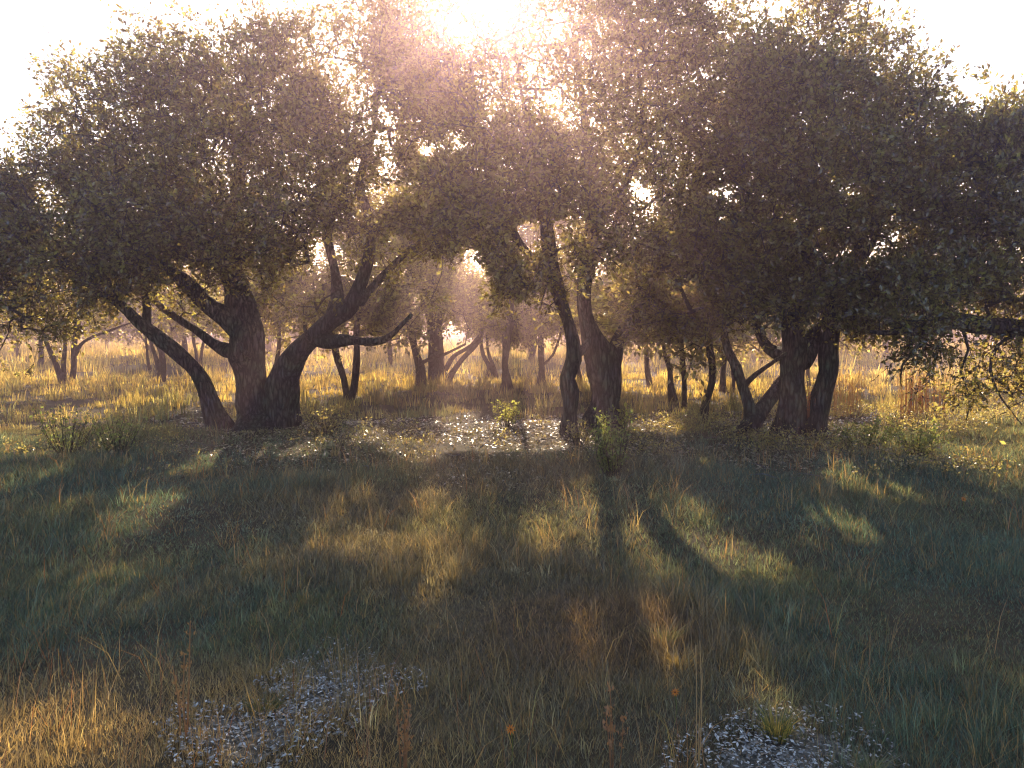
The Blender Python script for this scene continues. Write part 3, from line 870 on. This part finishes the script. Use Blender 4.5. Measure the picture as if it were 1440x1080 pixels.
# ------------------------------------------------------------------ far woodland along the horizon
def far_wood(seed, y0, y1, x0, x1, n, hmin, hmax, leafsz):
    r = np.random.default_rng(seed)
    cx = r.uniform(x0, x1, n)
    cy = r.uniform(y0, y1, n)
    h = r.uniform(hmin, hmax, n)
    rr = h * r.uniform(0.55, 0.95, n)
    m = 110
    d = unit(r.normal(size=(n, m, 3)))
    q = np.stack([cx, cy, h * 0.5], 1)[:, None] + d * np.stack([rr, rr, h * 0.5], 1)[:, None] * (r.uniform(0, 1, (n, m, 1)) ** 0.4)
    q = q.reshape(-1, 3)
    q[:, 2] = np.maximum(q[:, 2], 0.2)
    ax = unit(r.normal(size=q.shape))
    s, u = perp(ax)
    L = leafsz * r.uniform(0.5, 1.3, (len(q), 1))
    V = np.stack([q - ax * L, q + s * L * .6, q + ax * L, q - s * L * .6], 1).reshape(-1, 3)
    return V, np.arange(len(V)).reshape(-1, 4)


V, F = far_wood(5, 92, 125, -120, 120, 210, 3.5, 8.0, 0.6)
obj('far_woodland', mesh_np('far_woodland', V, F, M_FARLEAF), kind='stuff')
V, F = far_wood(6, 62, 85, -60, 60, 26, 0.6, 1.5, 0.16)
obj('distant_brush', mesh_np('distant_brush', V, F, M_FARLEAF), kind='stuff')

# ------------------------------------------------------------------ grass
def hexc(a):
    return np.array(a, float)


TEAL = hexc((0.080, 0.130, 0.108))  # turf green with the cool tint of shade put in
OLIVE = hexc((0.135, 0.15, 0.085))
BROWN = hexc((0.15, 0.14, 0.10))
RED = hexc((0.15, 0.085, 0.06))
STRAW = hexc((0.42, 0.31, 0.16))
GOLD = hexc((0.50, 0.41, 0.15))


def smooth(a, b, x):
    t = np.clip((x - a) / (b - a), 0, 1)
    return t * t * (3 - 2 * t)


def grass_color(x, y):
    """colour of the grass by place, with shade painted in: blue-green turf at both sides, brown in the middle, dry straw along the front edge and in the meadow"""
    p = np.stack([x, y, np.zeros(len(x))], 1)
    n1, n2 = NA(p, 0.9), NB(p, 2.4)
    lat = np.abs(x + 0.3 + 0.5 * n1) / (0.25 * y + 1)
    c = BROWN[None] * np.ones((len(x), 1))
    w = smooth(0.25, 1.0, lat + 0.25 * n2)[:, None]
    c = c * (1 - w) + TEAL * w
    w = smooth(-0.1, 0.9, n2 + n1 * 0.4)[:, None] * 0.55
    c = c * (1 - w) + OLIVE * w
    w = (smooth(1.2, 0.2, np.hypot((x - 0.55) / 0.9, (y - 4.9) / 0.9) + 0.3 * n2) * 0.5)[:, None]
    c = c * (1 - w) + RED * w
    w = (smooth(4.7, 3.9, y + 0.3 * n1 + np.maximum(x + 1.6, 0) * 0.9) * 0.75)[:, None]
    c = c * (1 - w) + STRAW * w
    centre_shade = smooth(4.5, 2.0, np.abs(x + 0.8 + 0.5 * n2)) * smooth(32, 22, y) * 0.6  # keeps the meadow's centre brown: shade painted into the grass colour
    w = (smooth(11.5, 17.5, y + 1.2 * n1) * (1 - centre_shade))[:, None]
    c = c * (1 - w) + (GOLD + (OLIVE - GOLD) * np.clip(0.55 * smooth(-.2, 1, n2) + 0.5 * smooth(26, 17, y), 0, .9)[:, None]) * w  # olive on the near side paints shade into the gold meadow
    return c


def blades(root, hgt, wid, lean, col, segs=2):
    """curved tapering blades. root (n,3), lean (n,2) horizontal reach of tip"""
    n = len(root)
    sd = rng.uniform(0, math.pi, n)
    side = np.stack([np.cos(sd), np.sin(sd) * 0.5, np.zeros(n)], 1) * wid[:, None] * 0.5
    ln = np.concatenate([lean, np.zeros((n, 1))], 1)
    up = np.array([0, 0, 1.0])
    if segs == 1:
        V = np.stack([root - side, root + side, root + ln + up * hgt[:, None]], 1).reshape(-1, 3)
        return V, [np.arange(n * 3).reshape(-1, 3)], np.repeat(col, 3, 0)
    m = root + ln * 0.32 + up * (hgt * 0.58)[:, None]
    t = root + ln + up * hgt[:, None]
    V = np.stack([root - side, root + side, m + side * 0.8, m - side * 0.8, t], 1).reshape(-1, 3)
    o = np.arange(n)[:, None] * 5
    return V, [o + np.array([[0, 1, 2, 3]]), o + np.array([[3, 2, 4]])], np.repeat(col, 5, 0)


def scatter(y0, y1, per_m2, spread=0.72, tight=0.0):
    """points over the wedge of ground in front of the camera"""
    m = 3.0
    n = int((spread * (y1 ** 2 - y0 ** 2) + 2 * m * (y1 - y0)) * per_m2)
    u = rng.uniform(0, 1, n)
    a, b, c = spread, 2 * m, -(spread * y0 ** 2 + 2 * m * y0) - u * (spread * (y1 ** 2 - y0 ** 2) + 2 * m * (y1 - y0))
    y = (-b + np.sqrt(b * b - 4 * a * c)) / (2 * a)
    x = rng.uniform(-1, 1, n) * (y * spread + m)
    out = np.abs(x) - y * 0.68 - 0.4          # thinner to either side, beyond what the photograph takes in
    ok = (out < 0) | (rng.uniform(0, 1, n) < 0.4)
    return x[ok], y[ok]


def tufts(name, y0, y1, tuft_m2, nb, hgt, width_k, spread_r, segs, thin=None, colmul=1.0, lean_k=0.55):
    x, y = scatter(y0, y1, tuft_m2)
    p = np.stack([x, y, np.zeros(len(x))], 1)
    dens = NB(p + 5, 2.6) * 0.5 + NC(p, 5) * 0.35
    ok = rng.uniform(0, 1, len(x)) < np.clip(0.75 + 0.6 * dens, 0.12, 1)
    ok &= ~in_patch(x, y, -0.13) | (rng.uniform(0, 1, len(x)) < 0.22)
    if thin is not None:
        ok &= rng.uniform(0, 1, len(x)) < thin(x, y)
    x, y = x[ok], y[ok]
    p = p[ok]
    dens = dens[ok]
    th = hgt * np.exp(rng.normal(0, 0.38, len(x))) * (0.85 + 0.75 * np.clip(dens, -0.7, 1.1))
    tc = grass_color(x, y) * np.exp(rng.normal(0, 0.34, (len(x), 1)))
    dry = rng.uniform(0, 1, len(x)) < 0.10
    tc[dry] = tc[dry] * 0.5 + STRAW * 0.4
    k = rng.poisson(nb, len(x)) + 2
    idx = np.repeat(np.arange(len(x)), k)
    n = len(idx)
    a = rng.uniform(0, 2 * math.pi, n)
    r = np.sqrt(rng.uniform(0, 1, n)) * spread_r
    bx, by = x[idx] + np.cos(a) * r, y[idx] + np.sin(a) * r
    h = th[idx] * rng.uniform(0.45, 1.15, n)
    L = h * lean_k * rng.uniform(0.1, 1.3, n)
    a2 = a + rng.normal(0, 0.7, n)
    root = np.stack([bx, by, gz(bx, by) - 0.01], 1)
    col = tc[idx] * np.exp(rng.normal(0, 0.25, (n, 1)))
    strawy = rng.uniform(0, 1, n) < 0.14
    col[strawy] = STRAW * rng.uniform(0.4, 1.0, (strawy.sum(), 1))
    w = np.maximum(0.0032, by * width_k) * rng.uniform(0.6, 1.3, n)
    V, F, C = blades(root, h, w, np.stack([np.cos(a2) * L, np.sin(a2) * L], 1), col * colmul, segs)
    return obj(name, mesh_np(name, V, F, M_GRASS, tint=np.clip(C, 0, 0.8)), kind='stuff')


def under_oaks(x, y):
    """grass is thin on the leaf litter beneath the front row"""
    pxx = 720 + x / y * FPX
    band = smooth(10.6, 12.2, y) * smooth(17.5, 15.5, y)
    mid = smooth(150, 320, pxx) * smooth(1320, 1200, pxx)
    core = smooth(560, 630, pxx) * smooth(840, 790, pxx)
    return 1 - (0.86 + 0.11 * core) * band * mid


tufts('foreground_grass', 2.2, 6.5, 100, 15, 0.105, 0.0008, 0.055, 2)
tufts('lawn_grass', 6.5, 15.5, 40, 14, 0.115, 0.00085, 0.08, 2, thin=under_oaks)
tufts('meadow_grass', 14.5, 30, 9.5, 13, 0.22, 0.0011, 0.16, 2, thin=under_oaks, lean_k=0.35)
tufts('far_meadow_grass', 30, 75, 1.7, 16, 0.42, 0.0013, 0.5, 1, lean_k=0.3)


def turf(name, y0, y1, per, h):
    x, y = scatter(y0, y1, per)
    p = np.stack([x, y, x * 0], 1)
    ok = ~in_patch(x, y, -0.07)
    if y1 > 10:
        ok &= rng.uniform(0, 1, len(x)) < under_oaks(x, y)
    x, y, p = x[ok], y[ok], p[ok]
    n = len(x)
    dens = np.clip(0.9 + 0.35 * NB(p + 5, 2.6), 0.4, 1.5)
    c = grass_color(x, y) * np.exp(rng.normal(0, 0.4, (n, 1)))
    st = rng.uniform(0, 1, n) < 0.14
    c[st] = STRAW * rng.uniform(0.3, 1.0, (st.sum(), 1))
    a = rng.uniform(0, 6.28, n)
    hh = h * dens * rng.uniform(0.4, 1.3, n)
    L = hh * rng.uniform(0.1, 1.2, n)
    V, F, C = blades(np.stack([x, y, gz(x, y) - 0.005], 1), hh, np.maximum(0.004, y * 0.0011) * rng.uniform(0.7, 1.4, n), np.stack([np.cos(a) * L, np.sin(a) * L], 1), c, 1)
    obj(name, mesh_np(name, V, F, M_GRASS, tint=np.clip(C, 0, 0.8)), kind='stuff')


turf('foreground_turf', 2.2, 6.5, 4300, 0.075)
turf('lawn_turf', 6.5, 15, 1500, 0.10)


def wisps():
    """long dry grass stems standing over the turf, thickest along the front edge"""
    x, y = scatter(2.3, 12, 16)
    p = np.stack([x, y, x * 0], 1)
    w = 0.11 + 0.89 * smooth(4.9, 3.9, y + np.maximum(x + 0.8, 0) * 0.6 + 0.4 * NA(p, 1.5))
    ok = rng.uniform(0, 1, len(x)) < w
    x, y = x[ok], y[ok]
    k = 9
    idx = np.repeat(np.arange(len(x)), k)
    n = len(idx)
    a = rng.uniform(0, 2 * math.pi, n)
    bx, by = x[idx] + rng.normal(0, 0.05, n), y[idx] + rng.normal(0, 0.05, n)
    h = rng.uniform(0.14, 0.42, n)
    L = h * rng.uniform(0.1, 0.9, n)
    c = STRAW * rng.uniform(0.35, 1.15, (n, 1)) * (1 + rng.normal(0, 0.07, (n, 3)))
    rust = rng.uniform(0, 1, n) < 0.2
    c[rust] *= np.array([0.8, 0.5, 0.4])
    wd = np.maximum(0.0028, by * 0.0008) * rng.uniform(0.6, 1.2, n)
    V, F, C = blades(np.stack([bx, by, gz(bx, by) - 0.01], 1), h, wd, np.stack([np.cos(a) * L, np.sin(a) * L], 1), c)
    obj('dry_grass', mesh_np('dry_grass', V, F, M_GRASS, tint=np.clip(C, 0, 0.8)), kind='stuff')


wisps()


# ------------------------------------------------------------------ fallen leaves, chips, seedlings
def flakes(name, x, y, L, W, cols, mat, tilt, lift=0.004):
    n = len(x)
    a = rng.uniform(0, 2 * math.pi, n)
    ax = np.stack([np.cos(a), np.sin(a), rng.normal(0, tilt, n)], 1)
    sd = np.stack([-np.sin(a), np.cos(a), rng.normal(0, tilt, n)], 1)
    c = np.stack([x, y, gz(x, y) + lift + rng.uniform(0, 0.02, n) * (tilt > 0.1)], 1)
    sc = rng.uniform(0.6, 1.3, (n, 1))
    ax, sd = ax * L * sc * 0.5, sd * W * sc * 0.5
    up = np.array([[0, 0, 0.15]]) * W
    V = np.stack([c - ax, c + sd + up, c + ax, c - sd + up], 1).reshape(-1, 3)
    col = cols[rng.integers(0, len(cols), n)] * rng.uniform(0.7, 1.25, (n, 1))
    return obj(name, mesh_np(name, V, np.arange(n * 4).reshape(-1, 4), mat, tint=np.clip(np.repeat(col, 4, 0), 0, 0.8)), kind='stuff')


x, y = scatter(9.5, 19, 260)
pxx = 720 + x / y * FPX
p = np.stack([x, y, x * 0], 1)
w = smooth(10.0, 12.0, y + 0.6 * NB(p, 2)) * smooth(18.5, 16, y) * smooth(100, 300, pxx) * smooth(1400, 1250, pxx)
ok = rng.uniform(0, 1, len(x)) < w * (0.6 + 0.4 * NA(p, 2.5))
flakes('fallen_leaves', x[ok], y[ok], 0.066, 0.036, np.array([(0.42, 0.34, 0.21), (0.30, 0.22, 0.13), (0.50, 0.43, 0.30), (0.16, 0.11, 0.07), (0.22, 0.17, 0.1)]), M_LITTER, 0.28)
xs_, ys_ = [], []
for c, th, R in PATCHES:
    area = math.pi * R.mean() ** 2
    n = int(area * 5500)
    a = rng.uniform(-math.pi, math.pi, n)
    rr = np.interp(a, th, R, period=2 * math.pi) * (rng.uniform(0, 1, n) ** 0.7) * 1.6
    xs_.append(c[0] + np.cos(a) * rr)
    ys_.append(c[1] + np.sin(a) * rr)
flakes('wood_chips', np.concatenate(xs_), np.concatenate(ys_), 0.024, 0.010, np.array([(0.42, 0.41, 0.38), (0.30, 0.29, 0.27), (0.20, 0.18, 0.15), (0.58, 0.57, 0.53), (0.12, 0.10, 0.07), (0.26, 0.2, 0.13)]), M_CHIP, 0.25, 0.024)

x, y = scatter(9.8, 18, 1.6)
tw = []
for a, b2 in zip(x, y):
    t = rng.uniform(0, 6.28)
    ln = rng.uniform(.1, .45)
    p0 = np.array([a, b2, float(gz(a, b2)) + .01])
    p2 = p0 + np.array([math.cos(t) * ln, math.sin(t) * ln, rng.uniform(0, .08)])
    pm = (p0 + p2) / 2 + rng.normal(0, .03, 3) + np.array([0, 0, .02])
    r = rng.uniform(.004, .012)
    tw.append(tube(np.array([[*p0, r], [*pm, r * .8], [*p2, r * .4]]), 5))
V, F = join(tw)
obj('fallen_twigs', mesh_np('fallen_twigs', V, F, M_DEADWOOD), kind='stuff')
x, y = scatter(6.0, 15, 4.2)
ok = (rng.uniform(0, 1, len(x)) < np.clip(.6 + .5 * NA(np.stack([x, y, x * 0], 1), 1.8), .1, 1)) & ~in_patch(x, y, .1)
x, y = x[ok], y[ok]
k = 62
idx = np.repeat(np.arange(len(x)), k)
R0 = rng.uniform(.09, .26, len(x))[idx]
u = unit(rng.normal(size=(len(idx), 3)))
u[:, 2] = np.abs(u[:, 2])
q = u * R0[:, None] * rng.uniform(.5, 1.05, (len(idx), 1)) * np.array([1, 1, .75])
q[:, 0] += x[idx]
q[:, 1] += y[idx]
q[:, 2] += gz(q[:, 0], q[:, 1])
tc = (grass_color(x, y) * np.exp(rng.normal(0.1, .35, (len(x), 1))))[idx]
V, F = leaves(q, unit(u + np.array([0, 0, .5])), 0.04, 0.009, 0.7)
obj('low_weeds', mesh_np('low_weeds', V, F, M_GRASS, tint=np.clip(np.repeat(tc, 4, 0), 0, .8)), kind='stuff')

# small stones among the chips
sx, sy = np.concatenate(xs_)[::11], np.concatenate(ys_)[::11]
n = len(sx)
oc = np.array([[1, 0, 0], [0, 1, 0], [-1, 0, 0], [0, -1, 0], [0, 0, .7], [.2, .1, -.6]], float)
of = np.array([[0, 1, 4], [1, 2, 4], [2, 3, 4], [3, 0, 4], [1, 0, 5], [2, 1, 5], [3, 2, 5], [0, 3, 5]])
V = oc[None] * rng.uniform(.6, 1.3, (n, 6, 1)) * rng.uniform(.005, .017, (n, 1, 1))
t = rng.uniform(0, 6.28, n)
V = np.stack([V[..., 0] * np.cos(t)[:, None] - V[..., 1] * np.sin(t)[:, None], V[..., 0] * np.sin(t)[:, None] + V[..., 1] * np.cos(t)[:, None], V[..., 2]], -1)
V += np.stack([sx, sy, gz(sx, sy) + .014], 1)[:, None]
F = (of[None] + np.arange(n)[:, None, None] * 6).reshape(-1, 3)
cc = rng.uniform(.14, .48, (n, 1)) * np.array([1, .97, .9])
obj('pebbles', mesh_np('pebbles', V.reshape(-1, 3), F, M_CHIP, tint=np.repeat(cc, 6, 0)), kind='stuff')

# low oak seedlings and weeds under the trees
x, y = scatter(10.3, 18, 34)
pxx = 720 + x / y * FPX
p = np.stack([x, y, x * 0], 1)
w = (0.22 + 0.78 * smooth(840, 1000, pxx)) * (1 - smooth(560, 640, pxx) * smooth(840, 790, pxx) * 0.85) * smooth(0.1, 0.8, NB(p + 3, 2.2) + 0.35)
ok = rng.uniform(0, 1, len(x)) < w
x, y = x[ok], y[ok]
k = 26
idx = np.repeat(np.arange(len(x)), k)
hh = rng.uniform(0.08, 0.34, len(x))[idx]
t = rng.uniform(0.1, 1, len(idx))
q = np.stack([x[idx] + rng.normal(0, 0.07, len(idx)), y[idx] + rng.normal(0, 0.07, len(idx)), 0 * t], 1)
q[:, 2] = gz(q[:, 0], q[:, 1]) + hh * t
V, F = leaves(q, np.tile([0, 0, 0.5], (len(q), 1)) * 1.0, 0.045, 0.024, 0.9)
obj('oak_seedlings', mesh_np('oak_seedlings', V, F, M_LEAF_B), kind='stuff')


# ------------------------------------------------------------------ shrubs and single plants
def shrub(name, label, px, py, h, w, n_stems, per, mat, L, seed, cat='shrub'):
    global rng
    keep = rng
    rng = np.random.default_rng(seed)
    b = G(px, py)
    root = thing(name, label, cat, tuple(b))
    tubes, lp, la = [], [], []
    for k in range(n_stems):
        a = rng.uniform(0, 6.28)
        r = w * math.sqrt(rng.uniform(0.02, 1))
        tip = np.array([math.cos(a) * r, math.sin(a) * r, h * rng.uniform(0.6, 1.05)])
        f = np.array([math.cos(a) * r * 0.25, math.sin(a) * r * 0.25, -0.02])
        m = (f + tip) / 2 + rng.normal(0, 0.03, 3)
        path = spline([(*f, 0.006), (*m, 0.004), (*tip, 0.002)], 0.08)
        tubes.append(tube(path, 4))
        j = rng.integers(2, len(path), per)
        lp.append(path[j, :3] + rng.normal(0, 0.025, (per, 3)))
        la.append(unit(tip - f + rng.normal(0, 0.5, (per, 3))))
    V, F = join(tubes)
    obj('stems', mesh_np(name + '_stems', V, F, M_TWIG), root)
    V, F = leaves(np.vstack(lp), np.vstack(la), L, L * 0.5, 0.8)
    obj('foliage', mesh_np(name + '_foliage', V, F, mat), root, kind='stuff')
    rng = keep
    return root


shrub('green_shrub', 'bushy green shrub at the foot of the thick central trunk', 862, 672, 0.85, 0.30, 34, 34, M_SHRUB, 0.055, 301)
shrub('yellow_shrub', 'small backlit yellow-green shrub beside the sunlit leaf litter at the centre', 711, 600, 0.45, 0.28, 26, 24, M_YSHRUB, 0.05, 302)
shrub('sapling', 'pale leafed little sapling against the right side of the thick trunk', 877, 612, 0.52, 0.06, 4, 12, M_YSHRUB, 0.09, 303, 'sapling')
shrub('right_shrub', 'dark low shrub in front of the rightmost front trunk', 1215, 632, 0.45, 0.5, 34, 30, M_SHRUB, 0.05, 304)
shrub('weedy_shrub', 'low dark shrub below the drooping twigs at right', 1290, 640, 0.5, 0.55, 34, 28, M_SHRUB, 0.05, 305)
shrub('brown_shrub', 'brownish shrub right of the foot of the massive forked oak', 455, 612, 0.5, 0.5, 40, 24, M_LEAF_B, 0.045, 306)
shrub('spindly_shrub', 'spindly shrub in deep shade at the left below the meadow', 95, 640, 0.75, 0.45, 26, 22, M_SHRUB, 0.05, 307)
shrub('left_shrub', 'leafy low shrub left of the leaning trunk in shade', 165, 640, 0.55, 0.4, 26, 24, M_SHRUB, 0.045, 308)
shrub('thicket_shrub', 'open leafy shrub between the two right hand upright trunks', 1136, 600, 0.95, 0.22, 16, 20, M_LEAF_B, 0.055, 309)
shrub('stem_shrub', 'tiny leafy shrub at the foot of the sinuous trunk', 815, 628, 0.4, 0.22, 18, 18, M_LEAF_B, 0.05, 310)


def stalks(name, label, px, py, n, h, w, col, seed, lean=0.15, wid=0.006, cat='plant', seeds=False):
    """upright dry stems from one root"""
    global rng
    keep = rng
    rng = np.random.default_rng(seed)
    b = G(px, py)
    root = thing(name, label, cat, tuple(b))
    tubes = []
    sp, sa = [], []
    for k in range(n):
        a, r = rng.uniform(0, 6.28), w * math.sqrt(rng.uniform(0, 1))
        f = np.array([math.cos(a) * r, math.sin(a) * r, -0.02])
        hk = h * rng.uniform(0.6, 1.05)
        t = f + np.array([math.cos(a) * lean * hk, math.sin(a) * lean * hk, hk]) * 1.0 + rng.normal(0, 0.03, 3) * hk
        m = (f + t) / 2 + rng.normal(0, 0.02, 3) * hk
        path = spline([(*f, wid / 2), (*m, wid / 2.4), (*t, wid / 4)], 0.06)
        tubes.append(tube(path, 4))
        if seeds:
            j = rng.integers(int(len(path) * 0.55), len(path), 30)
            sp.append(path[j, :3] + rng.normal(0, 0.008, (30, 3)))
            sa.append(rng.normal(0, 0.5, (30, 3)) + np.array([0, 0, 1.0]))
    V, F = join(tubes)
    obj('stems', mesh_np(name + '_stems', V, F, M_GRASS, tint=np.tile(col, (len(V), 1))), root)
    if seeds:
        V, F = leaves(np.vstack(sp), np.vstack(sa), 0.022, 0.010, 0.4)
        obj('seed_heads', mesh_np(name + '_seeds', V, F, M_GRASS, tint=np.tile(np.array(col) * 1.1, (len(V), 1))), root, kind='stuff')
    rng = keep
    return root


RUST = (0.36, 0.23, 0.10)
GST = 'clumps of tall rusty stems in the meadow'
for (px, py, n, h, w, lb) in [(1190, 585, 40, 1.0, .28, 'rusty tall grass clump just right of the rightmost front trunk'), (1278, 590, 46, 1.1, .22, 'dense rusty tall grass clump in front of the bright meadow, middle of three'),
                              (1315, 588, 34, 1.0, .3, 'rusty tall grass clump beside the drooping twigs, rightmost of three'), (1137, 612, 44, .85, .16, 'orange brown grass clump in the gap between the two upright trunks')]:
    o = stalks('tall_grass_clump', lb, px, py, n, h, w, RUST if py < 612 else (0.42, 0.17, 0.07), px, 0.06, 0.012, 'grass clump', seeds=True)
    o['group'] = GST
stalks('dock_stalk', 'rusty upright seed stalk standing over the grass at lower left', 258, 1040, 3, 0.62, 0.03, (0.36, 0.22, 0.11), 401, 0.03, 0.009, 'plant', True)
stalks('straw_stalk', 'tall thin straw stalk standing at lower right of centre', 985, 1085, 3, 0.64, 0.025, (0.42, 0.33, 0.2), 402, 0.03, 0.006, 'plant', False)
stalks('rusty_weed', 'short rusty orange weed stem at the bottom edge left of centre', 566, 1092, 5, 0.30, 0.03, (0.30, 0.17, 0.09), 403, 0.08, 0.006, 'plant', True)
stalks('brown_weed', 'brown weed stem at the bottom edge right of the red-brown grass', 862, 1085, 4, 0.34, 0.03, (0.30, 0.17, 0.09), 404, 0.1, 0.005, 'plant', True)
stalks('branched_weed', 'wispy straw weed at bottom left near the picture edge', 120, 1060, 7, 0.42, 0.05, (0.42, 0.33, 0.17), 405, 0.25, 0.004, 'plant', False)


def big_tuft(name, label, px, py, n, h, spread, cols, seed):
    global rng
    keep = rng
    rng = np.random.default_rng(seed)
    b = G(px, py)
    root = thing(name, label, 'grass tuft', tuple(b))
    a = rng.uniform(0, 6.28, n)
    r = rng.uniform(0, 0.05, n)
    hh = h * rng.uniform(0.5, 1.1, n)
    L = spread * rng.uniform(0.1, 1.2, n)
    base = np.stack([np.cos(a) * r, np.sin(a) * r, np.full(n, -0.01)], 1)
    c = cols[rng.integers(0, len(cols), n)]
    V, F, C = blades(base, hh, np.full(n, 0.0065), np.stack([np.cos(a) * L, np.sin(a) * L], 1), c)
    obj('blades', mesh_np(name, V, F, M_GRASS, tint=C), root, kind='stuff')
    rng = keep


big_tuft('grass_tuft', 'bright straw and green grass tuft on the pale bare patch at lower right', 1092, 1040, 170, 0.17, 0.13, np.array([(0.45, 0.34, 0.13), (0.3, 0.28, 0.08), (0.1, 0.13, 0.05)]), 501)
big_tuft('pale_tuft', 'pale broad bladed grass tuft right of centre in the shaded turf', 935, 905, 100, 0.15, 0.2, np.array([(0.26, 0.28, 0.16), (0.2, 0.22, 0.12), (0.36, 0.33, 0.18)]), 502)
big_tuft('straw_tuft', 'straw coloured grass tuft leaning over, below the pale broad bladed tuft', 955, 940, 110, 0.12, 0.16, np.array([(0.40, 0.31, 0.13), (0.34, 0.25, 0.1)]), 503)
big_tuft('dark_tuft', 'dark green grass tuft between the two bare patches at lower left', 372, 1005, 170, 0.13, 0.16, np.array([(0.07, 0.1, 0.05), (0.12, 0.12, 0.06), (0.3, 0.24, 0.12)]), 504)
big_tuft('edge_tuft', 'grey-green grass tuft at the bottom edge on the pale bare patch', 1225, 1090, 150, 0.12, 0.15, np.array([(0.16, 0.2, 0.14), (0.12, 0.16, 0.1), (0.3, 0.27, 0.18)]), 505)


def flower(label, px, py, h, size, tilt):
    b = G(px, py)
    root = thing('orange_flower', label, 'flower', tuple(b), 'orange daisies in the grass')
    path = spline([(0, 0, -0.01, .0016), (.01, 0, h * .5, .0015), (.0, -.01, h, .0012)], 0.04)
    V, F, T = tube(path, 5)
    obj('stem', mesh_np('flower_stem', V, [F, T], M_SHRUB), root)
    c = np.array([0, -.012, h + .002])
    n = np.array([math.sin(tilt), -0.75, 0.6])
    n /= np.linalg.norm(n)
    s, u = perp(n[None])
    s, u = s[0], u[0]
    for k in range(9):
        a = k * 2 * math.pi / 9
        d = s * math.cos(a) + u * math.sin(a)
        e = np.cross(n, d)
        L, W = size * 1.15, size * 0.27
        pts = np.array([c + d * L * .15 - e * W * .3, c + d * L * .6 - e * W * .5 + n * .002, c + d * L + n * -.001, c + d * L * .6 + e * W * .5 + n * .002, c + d * L * .15 + e * W * .3])
        obj('petal', mesh_np('petal', pts, np.array([[0, 1, 2, 3, 4]]), M_PETAL), root)
    V = [c + n * .006]
    for k in range(8):
        a = k * math.pi / 4
        V.append(c + (s * math.cos(a) + u * math.sin(a)) * size * .25 + n * .001)
    obj('flower_eye', mesh_np('eye', np.array(V), np.array([[0, 1 + k, 1 + (k + 1) % 8] for k in range(8)]), M_EYE), root)


flower('orange daisy low at the bottom edge of the picture, left of centre line', 718, 1075, 0.16, 0.021, 0.2)
flower('orange daisy in shaded grass left of the tall straw stalk', 948, 1020, 0.17, 0.019, -0.3)
flower('small far orange daisy in the dark turf at the right', 1353, 728, 0.2, 0.03, 0.1)

# a fallen stick between the bare patches
b = G(372, 1022)
root = thing('fallen_stick', 'bleached fallen stick lying across the lower left bare patch', 'stick', (b[0], b[1], b[2] + 0.022))
pts = [(*(G(x, y) - b), 0.009 - 0.0006 * i) for i, (x, y) in enumerate([(342, 1012), (360, 1010), (380, 1011), (400, 1016), (412, 1020)])]
V, F, T = tube(spline(pts, 0.03), 7, 0.15, 3)
obj('stick', mesh_np('stick', V, [F, T], M_DEADWOOD, smooth=True), root)
pts = [(*(G(x, y) - b) + np.array([0, 0, z]), 0.004) for (x, y, z) in [(385, 1012, 0), (394, 1005, .02), (402, 1000, .05)]]
V, F, T = tube(spline(pts, 0.03), 5, 0.1, 3)
obj('side_twig', mesh_np('side_twig', V, [F, T], M_DEADWOOD, smooth=True), root)

# ------------------------------------------------------------------ haze
hz, N, L = new_mat('haze')
out = N.new('ShaderNodeOutputMaterial')
pv = N.new('ShaderNodeVolumePrincipled')
pv.inputs['Color'].default_value = (*HAZE_COLOR, 1)
pv.inputs['Density'].default_value = HAZE_DENSITY
pv.inputs['Anisotropy'].default_value = HAZE_G
L.new(pv.outputs[0], out.inputs['Volume'])
x0, x1, y0, y1, z0, z1 = -155, 155, -50, 155, -1.4, 12.5
V = np.array([(x, y, z) for z in (z0, z1) for (x, y) in ((x0, y0), (x1, y0), (x1, y1), (x0, y1))], float)
F = np.array([[0, 3, 2, 1], [4, 5, 6, 7], [0, 1, 5, 4], [1, 2, 6, 5], [2, 3, 7, 6], [3, 0, 4, 7]])
obj('haze', mesh_np('haze', V, F, hz), kind='stuff')
